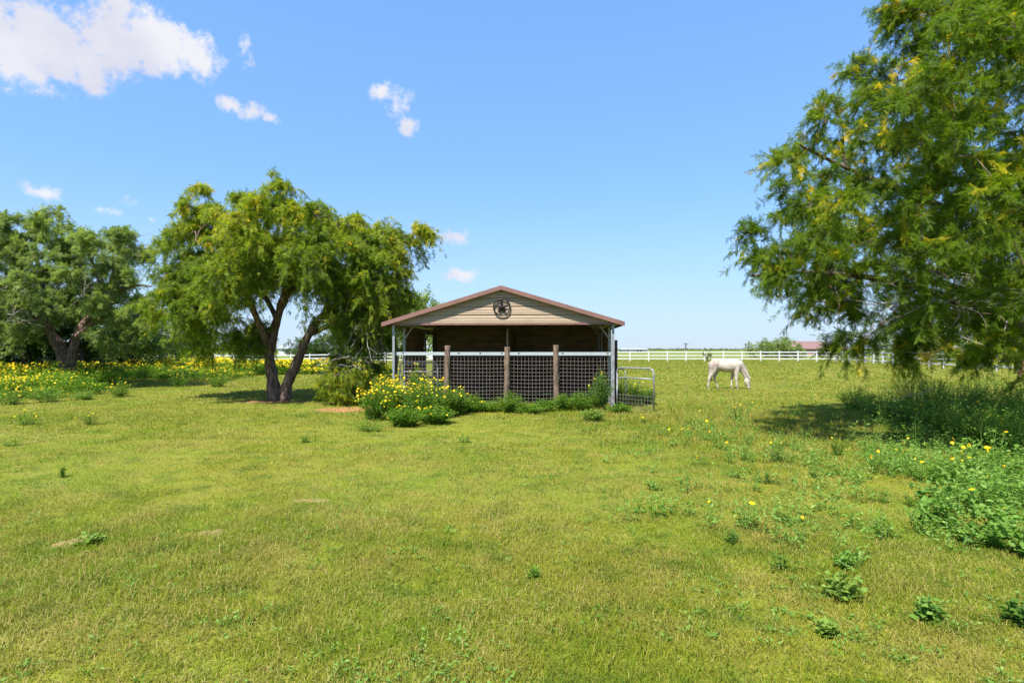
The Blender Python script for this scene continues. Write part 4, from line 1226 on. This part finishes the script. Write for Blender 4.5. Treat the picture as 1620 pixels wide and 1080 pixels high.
M['muzzle'] = mat('grey_muzzle', (.17, .14, .135), .7)
M['hoof'] = mat('hoof', (.30, .24, .17), .6, noise=(20, (.2, .16, .11), .4, .6))
M['white_coat'] = mat('white_horse_coat', (.46, .395, .335), .8, noise=(2.6, (.25, .185, .15), .48, .66), bump=(60, .1))
M['white_mane'] = mat('pale_mane', (.36, .31, .26), .8)
M['bay_coat'] = mat('bay_horse_coat', (.20, .07, .03), .6, noise=(3, (.13, .045, .02), .4, .6))
M['dark_mane'] = mat('dark_mane', (.03, .02, .016), .7)
hd = 24.8; hx = (1145 - CX) / F * hd
horse('horse', (hx, hd, hz(hx, hd) - .01), 'white horse grazing with its head down in the field right of the shelter', M['white_coat'], M['white_mane'])
hd = 33.0; hx = (1613 - CX) / F * hd + 1.10
horse('horse', (hx, hd, hz(hx, hd) + .0), 'brown horse mostly out of view at the right edge beyond the big tree', M['bay_coat'], M['dark_mane'], face=PI)


# ------------------------------------------------------------------ weeds and flowering bushes
TL = tpl_leaf()
TBv, TBq, TBt = tpl_broad()
def flower_tpl():
    vs = [(0, 0, .10)]; n = 16
    for k in range(n):
        a = 2 * PI * k / n; r = 1.0 if k % 2 == 0 else .62
        vs.append((math.cos(a) * r, math.sin(a) * r, .16 if k % 2 == 0 else .05))
    return np.array(vs), np.array([(0, 1 + k, 1 + (k + 1) % n) for k in range(n)])
FT = flower_tpl()


def plant(name, p, h, w, label, leafm='weed', stems=16, leaves=20, ls=.05, flowers=0, broad=False, cat='plant', group=None, fr=.022, upright=.8, side=.32):
    root = empty(name, p, label, cat, group)
    st, lf, fl = Soup(), Soup(), Soup()
    n = stems
    an = rng.random(n) * 2 * PI; rr = np.sqrt(rng.random(n)) * w / 2
    hh = h * (1 - .45 * (rr / (w / 2 + 1e-6)) ** 2) * (.75 + .3 * rng.random(n))
    E = np.stack([np.cos(an) * rr, np.sin(an) * rr, hh], -1); S = np.stack([np.cos(an) * rr * .35, np.sin(an) * rr * .35, np.zeros(n) - .02], -1)
    s = np.linspace(0, 1, 6)[None, :, None]
    C = S[:, None] + (E - S)[:, None] * s; C[:, :, :2] -= (E - S)[:, None, :2] * (np.sin(s * PI) * .22 * upright)
    C += rng.normal(0, .018 * h, (n, 6, 3)) * s
    V, Q = batch_tubes(C, np.linspace(1, .4, 6)[None] * np.full((n, 1), .0045 + .002 * h), 4); st.add(V, Q)
    q = n * leaves; jj = np.repeat(np.arange(n), leaves); t = .08 + .92 * rng.random(q) ** .8; sg = t * 5; k0 = np.minimum(sg.astype(int), 4); f_ = (sg - k0)[:, None]
    B = C[jj, k0] * (1 - f_) + C[jj, k0 + 1] * f_
    Ax = rng.normal(0, 1, (q, 3)); Ax[:, 2] = np.abs(Ax[:, 2]) * .35 + .05
    Ax /= np.linalg.norm(Ax, axis=1, keepdims=True)
    B = B + Ax * (side * w * .35 * rng.random((q, 1)) ** 1.5)
    B[:, 2] = np.maximum(B[:, 2], .015)
    Rm = frames(Ax, jit=.45); sc_ = ls * (.6 + .7 * rng.random(q)) * (1.15 - .4 * t)
    tint = np.clip(.2 + .35 * t + rng.normal(0, .16, q), 0, 1)
    if broad:
        V = stamp(TBv, B, Rm, sc_); k = len(TBv)
        lf.add(V, stamp_faces(TBq, q, k)); lf.F.append(stamp_faces(TBt, q, k))
    else:
        V = stamp(TL[0], B, Rm, sc_); k = len(TL[0]); lf.add(V, stamp_faces(TL[1], q, k))
    o = link_mesh('stems', st.mesh('stems'), M['stem'], root, True)
    o = link_mesh('foliage', lf.mesh('foliage', {'tint': np.repeat(tint, k)}), M[leafm], root)
    if flowers:
        m = flowers; a = rng.integers(0, n, m)
        c = E[a] + rng.normal(0, .05 * w + .015, (m, 3)) * np.array([1, 1, .55]) + np.array([0, 0, .03])
        stl = np.stack([C[a, 4], (C[a, 4] + c) / 2 + np.array([0, 0, .0]), c], 1)
        V, Q = batch_tubes(stl, np.full((m, 3), .003), 3); st2 = Soup(); st2.add(V, Q)
        link_mesh('stalks', st2.mesh('stalks'), M['stem'], root)['kind'] = 'stuff'
        up = np.array([0, 0, 1.0]) + np.array([-.25, -.55, 0]) * 1.0 + rng.normal(0, .45, (m, 3)); up /= np.linalg.norm(up, axis=1, keepdims=True)
        x = np.cross(up, rng.normal(0, 1, (m, 3))); x /= np.linalg.norm(x, axis=1, keepdims=True); y = np.cross(up, x)
        V = stamp(FT[0], c, np.stack([x, y, up], -1), fr * (.7 + .6 * rng.random(m))); k = len(FT[0])
        fl.add(V, stamp_faces(FT[1], m, k))
        o = link_mesh('blossoms', fl.mesh('blossoms', {'tint': np.repeat(rng.random(m), k)}), M['petal'], root)
        if m > 8: o['kind'] = 'stuff'
    return root


GF = 'yellow flowering bushes in front of the shelter'
B_ = 'flowering_bush'
for (px, py, h, w, nf, lab, lm) in [
    (594, 664, .74, .95, 62, 'leftmost tall yellow flowering bush in front of the shelter beside the red dirt', 'weed'),
    (628, 662, .84, .95, 60, 'yellow flowering bush in front of the left steel post of the shelter', 'weed'),
    (664, 664, .84, 1.0, 46, 'tall yellow flowering bush before the closed left gate', 'weed'),
    (696, 660, .82, .95, 34, 'yellow flowering bush just left of the first log post', 'weed'),
    (722, 656, .62, .85, 12, 'greener bush with few flowers at the foot of the first log post', 'weed'),
    (745, 652, .42, .8, 6, 'low green bush with few flowers right of the first log post', 'weed'),
    (660, 645, 1.05, .7, 28, 'tall thin yellow flowering bush climbing against the left gate', 'weed'),
    (606, 643, .80, .8, 44, 'rear yellow flowering bush at the outer left corner of the shelter', 'weed'),
    (640, 674, .40, .9, 10, 'low leafy bush at the front edge of the flower clump', 'weed'),
    (615, 655, .95, 1.0, 60, 'dense yellow flowering bush in the middle left of the clump', 'weed'),
    (690, 670, .40, .9, 8, 'low leafy bush at the front right edge of the flower clump', 'weed')]:
    plant(B_, G(px, py), h * 1.1, w, lab, lm, stems=52, leaves=52, ls=.062, flowers=int(nf * 1.15), cat='bush', group=GF, fr=.026)
plant('low_bush', G(585, 682), .26, .85, 'low green tongue of leaves spilling forward left of the flower clump', 'weed', stems=30, leaves=16, ls=.05, flowers=0, cat='bush')

GW = 'weeds along the foot of the pen fence'
for (px, py, h, w, nf, lab, lm) in [
    (775, 645, .34, .8, 3, 'short green weed between the first and second log posts', 'weed'),
    (806, 646, .36, .7, 0, 'short weed at the foot of the middle log post', 'weed'),
    (835, 648, .30, .8, 0, 'short reddish stemmed weed right of the middle log post', 'weed'),
    (862, 646, .34, .6, 0, 'low weed just left of the right log post', 'weed'),
    (892, 645, .50, .65, 0, 'rounded green bush just right of the right log post', 'weed'),
    (924, 646, .46, .70, 0, 'yellowish green bush under the right wire panel', 'weed'),
    (950, 643, .95, .62, 7, 'tall dark leafed bush with a few yellow flowers at the right end of the wire', 'weed_dark'),
    (983, 642, .82, .62, 4, 'dark leafed bush growing around the right steel post', 'weed_dark'),
    (1006, 643, .66, .60, 4, 'dark bush behind the open gate', 'weed_dark'),
    (1024, 640, .5, .5, 2, 'small dark bush at the free end of the open gate', 'weed_dark'),
    (938, 660, .20, .50, 0, 'small pale green weed in the grass before the right wire panel', 'weed_pale'),
    (980, 652, .30, .5, 0, 'bright green weed at the foot of the right steel post', 'weed')]:
    kh = 1.15 if h > .6 else (.75, 1.45, .95, 1.3, 1.15)[px % 5]; plant('weed_bush', G(px, py + (5 if px < 960 else 0) + px % 3 - 1), h * kh, w * (1.45 - .2 * kh), lab, lm, stems=44, leaves=44, ls=.062, flowers=nf, cat='bush', group=GW, fr=.03)

# vine on the left gate
plant('climbing_vine', shed_pt(.62, .16), 1.32, .22, 'thin yellow green vine standing up against the left gate', 'weed', stems=5, leaves=36, ls=.065, cat='vine', side=.1)
plant('climbing_vine', shed_pt(1.0, .2), 1.15, .3, 'leafy vine reaching up beside the first log post', 'weed', stems=6, leaves=36, ls=.065, cat='vine', side=.2)

# hanging brush under the middle tree
for (px, py, h, w, lab) in [(550, 640, 1.35, 1.45, 'large round drooping brush under the middle tree left of the flower clump'), (583, 634, 1.3, 1.1, 'drooping brush between the large brush and the shelter post'),
                            (526, 634, .8, .75, 'smaller drooping brush at the left side of the large brush')]:
    p = G(px, py); cl = []
    g = np.random.default_rng(int(px))
    for _ in range(26):
        while True:
            q = g.uniform(-1, 1, 3)
            if (q ** 2).sum() < 1: break
        cl.append([p.x + q[0] * w * .42, p.y + q[1] * w * .42, p.z + h * (.52 + .42 * q[2]), .24])
    lim = [([np.array(p) + np.array((0, 0, -.05)), np.array(p) + np.array((.05, 0, h * .35)), np.array(p) + np.array((0, 0, h * .7))], [.035, .028, .015])]
    build_tree('drooping_brush', p, lab, lim, np.array(cl), M['leaf_m'], PIN_M, sub=6, twigs=5, leaves=9, tl=(.12, .4), droop=.9, leaf_s=(.6, 1.0), gold=.07, br=.015, cat='bush',
               dead=[((p.x, p.y - .2, p.z + h), .5, 14, .2)], twig_r=.003, tintf=lambda q: 0 * q[:, 2] + .02)

# leafy and flowering growth in the shade of the big tree
GS = 'flowering bushes shaded by the big tree'
for i, (px, py, h, w, nf, lab) in enumerate([
    (1352, 648, .50, .85, 2, 'dark low bush farthest left in the shaded growth on the right'),
    (1385, 655, .48, .9, 2, 'dark low bush second from the left in the shaded growth on the right'),
    (1440, 642, .84, 1.0, 22, 'tallest yellow topped bush at the back of the shaded growth'),
    (1475, 648, .78, 1.0, 14, 'yellow topped bush right of the tallest one in the shaded growth'),
    (1510, 655, .66, 1.1, 6, 'dark green bush in the middle of the shaded growth'),
    (1550, 650, .66, 1.1, 8, 'yellow dotted bush at the back right of the shaded growth'),
    (1590, 660, .74, 1.1, 8, 'yellow dotted bush at the right edge behind the broad leafed weeds'),
    (1617, 675, .78, 1.0, 6, 'tall bush cut by the right edge of the view'),
    (1500, 690, .50, .9, 5, 'bush with five yellow heads in front of the shaded growth'),
    (1545, 700, .55, 1.0, 3, 'dark bush in front of the shaded growth right of the yellow heads'),
    (1590, 705, .60, 1.0, 3, 'dark bush before the tall bush at the right edge'),
    (1455, 672, .45, .8, 2, 'dark low bush at the left front of the shaded growth'),
    (1400, 662, .3, .6, 1, 'small pale leaved weed on the shadow edge'),
    (1620, 720, .62, .9, 2, 'dark leafy bush low at the right edge')]):
    plant('shade_bush', G(px, py), h * 1.3, w * 1.45, lab, ('weed', 'weed_fresh')[i % 2] if i != 12 else 'weed_pale', stems=54, leaves=44, ls=.056, flowers=nf, cat='bush', group=GS, fr=.024)

GB = 'broad leafed weeds in the right foreground'
for (px, py, h, w, nf, lab) in [
    (1478, 800, .26, .42, 0, 'broad leafed weed at the left tip of the foreground patch'), (1505, 835, .30, .40, 1, 'broad leafed weed with one yellow leaf at the left of the patch'),
    (1520, 790, .34, .5, 0, 'broad leafed weed in the upper left of the foreground patch'), (1545, 862, .26, .40, 0, 'broad leafed weed at the bottom of the foreground patch'),
    (1560, 815, .36, .5, 0, 'broad leafed weed in the middle of the foreground patch'), (1590, 850, .30, .42, 0, 'broad leafed weed low at the right of the patch'),
    (1600, 800, .42, .5, 0, 'broad leafed weed at the right edge of the patch'), (1530, 765, .46, .45, 3, 'upright broad leafed weed topped by a yellow flower'),
    (1575, 765, .52, .5, 3, 'tallest broad leafed weed with a yellow flower head near the right edge'), (1615, 770, .40, .45, 0, 'broad leafed weed cut by the right edge of the view'),
    (1490, 765, .28, .4, 1, 'thin broad leafed weed behind the left of the patch'), (1620, 880, .28, .4, 0, 'broad leafed weed at the lower right edge'),
    (1550, 740, .40, .5, 2, 'broad leafed weed in shade behind the patch'), (1465, 830, .18, .3, 0, 'small bright weed left of the foreground patch')]:
    plant('broadleaf_weed', G(px, py), h * 1.25, w * 1.25, lab, 'weed_fresh', stems=14, leaves=14, ls=.060, flowers=nf, broad=True, cat='weed', group=GB, fr=.026)

GG = 'weeds scattered through the grass'
for (px, py, h, w, nf, br, lab) in [
    (1465, 985, .17, .20, 0, 1, 'blue green broad leafed weed at the bottom right of the lawn'), (1330, 945, .17, .30, 0, 1, 'spreading pale weed in the lower right lawn'),
    (1335, 900, .14, .22, 0, 1, 'small blue green weed above the spreading pale weed'), (1235, 905, .15, .28, 0, 0, 'feathery weed in the lower lawn left of the spreading pale weed'),
    (1612, 990, .16, .2, 0, 1, 'dark weed cut by the lower right edge'), (1240, 828, .12, .2, 0, 0, 'pale grey green weed alone in the right lawn'),
    (1152, 858, .12, .18, 0, 0, 'small dark footed weed in the lawn centre right'), (1310, 1005, .08, .12, 0, 1, 'tiny seedling near the bottom edge'),
    (1400, 850, .18, .3, 0, 0, 'pale weed left of the foreground patch of broad leaves'), (1230, 730, .30, .42, 2, 0, 'dark green weed with two flowers in the middle of the right lawn'),
    (1325, 720, .30, .22, 1, 0, 'thin upright weed near the shadow edge'), (1210, 765, .2, .3, 0, 0, 'low weed below the dark green weed'), (1160, 755, .2, .3, 0, 0, 'grey green weed in the lawn below the horse'),
    (1235, 678, .42, .6, 4, 0, 'leafy weed clump with yellow dots right below the horse'), (1268, 662, .4, .35, 2, 0, 'dark upright weed on the edge of the tree shadow'),
    (1168, 668, .46, .42, 3, 0, 'tall airy weed standing in the lawn right below the horse'), (1110, 735, .18, .4, 2, 0, 'low weed with a yellow flower right of the open gate'),
    (1045, 690, .2, .4, 1, 0, 'low pale weed below the open gate'), (1385, 750, .24, .2, 2, 0, 'weed with a pair of yellow flowers beside the shade'),
    (1035, 775, .14, .25, 0, 0, 'pale weed in the middle of the lawn'), (1445, 800, .16, .25, 0, 0, 'bright weed at the left fringe of the patch'),
    (735, 700, .18, .35, 2, 0, 'low weed with a yellow flower in front of the flower clump'), (1018, 668, .10, .15, 3, 0, 'yellow blossom cluster in the grass below the gate'),
    (484, 700, .2, .2, 0, 0, 'small green weed in the lawn below the forked tree'), (143, 672, .34, .36, 8, 0, 'bright green weed with tiny flowers at left in the lawn'),
    (44, 672, .34, .55, 10, 0, 'blue green weed with yellow heads at the left edge of the lawn'), (480, 660, .18, .4, 0, 0, 'low weed right of the forked trunk'),
    (140, 862, .09, .2, 0, 1, 'flat weed beside the leftmost dirt mound'), (25, 705, .10, .4, 0, 0, 'flat pale weed near the left edge'), (98, 755, .16, .08, 0, 0, 'single upright weed stalk in the left lawn'),
    (1205, 575, .8, 1.3, 0, 0, 'green weed near the fence behind the horse'), (1330, 598, .5, .8, 0, 0, 'weed in the sunny field under the big tree'),
    (993, 570, .7, .9, 0, 0, 'dark weed in the field beside the shelter corner'), (1390, 795, .2, .28, 0, 0, 'slender weed left of the yellow topped weeds'), (842, 915, .10, .12, 0, 0, 'little weed in the lower centre lawn'),
    (1290, 755, .16, .3, 0, 0, 'grass like weed in the shaded lawn'), (1180, 610, .2, .4, 5, 0, 'yellow flower tuft by the front hooves of the white horse')]:
    lm = 'weed' if not br and px % 3 else 'weed_fresh' if px % 2 else 'weed_pale'
    if 'dark' in lab: lm = 'weed_dark'
    small = h < .25
    plant('lawn_weed', G(px, py), h, w, lab, lm, stems=12 if small else 22, leaves=12 if small else 18, ls=.036 if not br else .046, flowers=nf, broad=bool(br), cat='weed', group=GG, fr=.02, upright=.5)


# low wispy weeds threaded through the grass, thickest on the right
def undergrowth():
    g = np.random.default_rng(33)
    lf, st, fl = Soup(), Soup(), Soup(); tints = []
    def scatter(x, y, hh, nl, ls, wd, tb):
        n = len(x); z = H(x, y); h = hh * (.5 + g.random(n))
        jj = np.repeat(np.arange(n), nl); q = len(jj); a = g.random(q) * 2 * PI; r = g.random(q) * wd; t = g.random(q) ** .8
        B = np.stack([x[jj] + np.cos(a) * r * t, y[jj] + np.sin(a) * r * t, z[jj] + h[jj] * t + .008], -1)
        Ax = np.stack([np.cos(a), np.sin(a), .35 + .5 * g.normal(0, 1, q)], -1); Ax /= np.linalg.norm(Ax, axis=1, keepdims=True)
        lf.add(stamp(TL[0], B, frames(Ax, jit=.5), ls * (.5 + .9 * g.random(q)) * (1.2 - .5 * t)), stamp_faces(TL[1], q, len(TL[0])))
        tints.append(np.repeat(np.clip(tb + .3 * t + g.normal(0, .15, q) + np.repeat(g.normal(0, .12, n), nl), 0, 1), len(TL[0])))
        C = np.stack([np.stack([x, y, z], -1), np.stack([x + g.normal(0, .02, n), y, z + h * .6], -1), np.stack([x + g.normal(0, .04, n), y, z + h], -1)], 1)
        V, Q = batch_tubes(C, np.full((n, 3), .0012 + .006 * hh), 3); st.add(V, Q)
        return z + h
    def region(n, px0, px1, py0, py1, pw):
        u, v = g.random(n), g.random(n)
        px = px0 + (px1 - px0) * u; d = CAMH * F / (py0 + (py1 - py0) * v - HZ); x = (px - CX) / F * d
        fade = sstep(u, 0, .55) * (sstep(v, 0, .3) * (1 - sstep(v, .45, 1)))
        if px0 < 0: fade = 1.0
        nn = vnoise(x, d, .7, 40) * .45 + vnoise(x, d, 1.9, 17) * .55
        k = g.random(n) < np.clip((nn - .40) * pw, 0, 1) * fade
        return x[k], d[k]
    x, y = region(5200, 900, 1720, 610, 880, 3.6); zt = scatter(x, y, .24, 24, .048, .13, .35)
    k = g.random(len(x)) < .05; xf, yf, zf = x[k], y[k], zt[k]
    x, y = region(1700, 1150, 1720, 660, 960, 3.2); scatter(x, y, .17, 22, .042, .12, .45)
    x, y = region(1500, 1290, 1720, 600, 740, 4.5); scatter(x, y, .58, 34, .065, .26, .2)
    x, y = region(2200, 700, 1650, 590, 860, 3.0); scatter(x, y, .12, 14, .04, .12, .35)
    x, y = region(2600, -60, 1680, 640, 1120, 2.0); scatter(x, y, .035, 10, .030, .06, .35)
    m = len(xf); up = np.array([-.2, -.5, 1.0]) + g.normal(0, .4, (m, 3)); up /= np.linalg.norm(up, axis=1, keepdims=True)
    xx = np.cross(up, g.normal(0, 1, (m, 3))); xx /= np.linalg.norm(xx, axis=1, keepdims=True); yy = np.cross(up, xx)
    fl.add(stamp(FT[0], np.stack([xf, yf, zf + .01], -1), np.stack([xx, yy, up], -1), .024 * (.7 + .6 * g.random(m))), stamp_faces(FT[1], m, len(FT[0])))
    o = link_mesh('undergrowth', lf.mesh('undergrowth', {'tint': np.concatenate(tints)}), M['weed_fresh'])
    tag(o, 'wispy low weeds threaded through the grass and thickest on the right', 'weeds', kind='stuff')
    s_ = link_mesh('stems', st.mesh('stems'), M['stem'], o); s_['kind'] = 'stuff'
    b_ = link_mesh('blossoms', fl.mesh('blossoms', {'tint': np.repeat(g.random(m), len(FT[0]))}), M['petal'], o); b_['kind'] = 'stuff'


undergrowth()


# wildflower field on the left
def wildflowers():
    g = np.random.default_rng(21)
    edge = [(-200, 17.2), (0, 17.0), (60, 17.6), (110, 18.6), (160, 21.5), (190, 25.5), (215, 28), (240, 29.5), (290, 28.5), (330, 29), (380, 31.5), (430, 35), (480, 36), (520, 38), (560, 42), (600, 44), (622, 46)]
    ex = np.array([e[0] for e in edge]); ey = np.array([e[1] for e in edge])
    def sample(n, near):
        px = g.uniform(-180, 620, n); e = np.interp(px, ex, ey)
        d = e + (g.random(n) * 4.5 if near else 4 + 31 * g.random(n) ** 1.1)
        d = np.where(d > 44, 36 + 9 * g.random(n), d); x = (px - CX) / F * d
        d = d + (vnoise(x, d, .5) - .5) * 2.2 + (vnoise(x, d, 1.7, 4) - .5)
        keep = (np.hypot(x + 18.7, d - 24) > .6)
        return x[keep], d[keep]
    for nm, (x, y), nl, nf, ls, hh in (('near', sample(900, True), 110, 9, .075, .66), ('far', sample(3400, False), 34, 10, .15, .72)):
        n = len(x); h = hh * (.75 + .6 * vnoise(x, y, .6, 2)) * (.8 + .4 * g.random(n)); z = H(x, y)
        e = np.interp(CX + F * x / y, ex, ey); h *= np.clip(.5 + (y - e) / 2.0, .45, 1.0)
        jj = np.repeat(np.arange(n), nl); q = len(jj)
        a = g.random(q) * 2 * PI; r = np.sqrt(g.random(q)) * (.34 if nm == 'near' else .5); t = g.random(q) ** .7
        B = np.stack([x[jj] + np.cos(a) * r * (1.1 - .3 * t), y[jj] + np.sin(a) * r * (1.1 - .3 * t), z[jj] + h[jj] * t], -1)
        Ax = g.normal(0, 1, (q, 3)); Ax[:, 2] = np.abs(Ax[:, 2]) * .5; Ax /= np.linalg.norm(Ax, axis=1, keepdims=True)
        lf = Soup(); lf.add(stamp(TL[0], B, frames(Ax, jit=.5), ls * (.6 + .7 * g.random(q))), stamp_faces(TL[1], q, len(TL[0])))
        tint = np.clip(.15 + .3 * t + .25 * vnoise(B[:, 0], B[:, 1], .8) + g.normal(0, .14, q), 0, 1)
        pat = vnoise(x, y, .35, 11); nfl = g.poisson((nf * .62 if nm == 'far' else nf * .42) * np.clip(pat * 3.2 - .6, .12, 2.2))
        kk = np.repeat(np.arange(n), nfl); m = len(kk)
        a = g.random(m) * 2 * PI; r = np.sqrt(g.random(m)) * (.30 if nm == 'near' else .5)
        c = np.stack([x[kk] + np.cos(a) * r, y[kk] + np.sin(a) * r, z[kk] + h[kk] * (1.0 + .12 * g.random(m)) - r * .25], -1)
        up = np.array([-.2, -.6, 1.0]) + g.normal(0, .45, (m, 3)); up /= np.linalg.norm(up, axis=1, keepdims=True)
        xx = np.cross(up, g.normal(0, 1, (m, 3))); xx /= np.linalg.norm(xx, axis=1, keepdims=True); yy = np.cross(up, xx)
        fl = Soup(); k = len(FT[0]); fl.add(stamp(FT[0], c, np.stack([xx, yy, up], -1), (.030 if nm == 'near' else .048) * (.7 + .6 * g.random(m))), stamp_faces(FT[1], m, k))
        root = empty('wildflowers', (float(x.mean()), float(y.mean()), 0))
        lab = 'front belt of yellow wildflowers bordering the mown grass at left' if nm == 'near' else 'deep bed of yellow wildflowers running back to the fences at left'
        tag(root, lab, 'wildflowers', kind='stuff')
        inv = Matrix.Translation(-root.location)
        for o in (link_mesh('foliage', lf.mesh('foliage', {'tint': np.repeat(tint, len(TL[0]))}), M['weed'], root),
                  link_mesh('blossoms', fl.mesh('blossoms', {'tint': np.repeat(g.random(m), k)}), M['petal'], root)):
            o.matrix_parent_inverse = inv; o['kind'] = 'stuff'


wildflowers()
for (px, py, h, w, nf, lm, lab) in [(190, 628, .55, .9, 14, 'weed', 'yellow flowering bush at the right tip of the near wildflowers'), (130, 632, .32, .9, 0, 'weed_pale', 'pale green leafy bush at the front of the near wildflowers'),
                                    (283, 612, .62, .9, 12, 'weed', 'round leafy bush with flowers left of the forked tree'), (345, 612, .5, .9, 10, 'weed', 'low flowering bush nearest the forked trunk'),
                                    (20, 640, .5, 1.1, 16, 'weed_pale', 'leafy flowering bush at the left edge of the view'), (75, 636, .5, 1.1, 16, 'weed_pale', 'leafy flowering bush second from the left edge'),
                                    (598, 588, .75, 1.0, 16, 'weed', 'yellow flowering bush between the brush and the shelter post')]:
    plant('field_bush', G(px, py), h, w, lab, lm, stems=30, leaves=26, ls=.07, flowers=nf, cat='bush', group='bushes along the wildflower edge', fr=.032)
print('built', len(sc.objects))
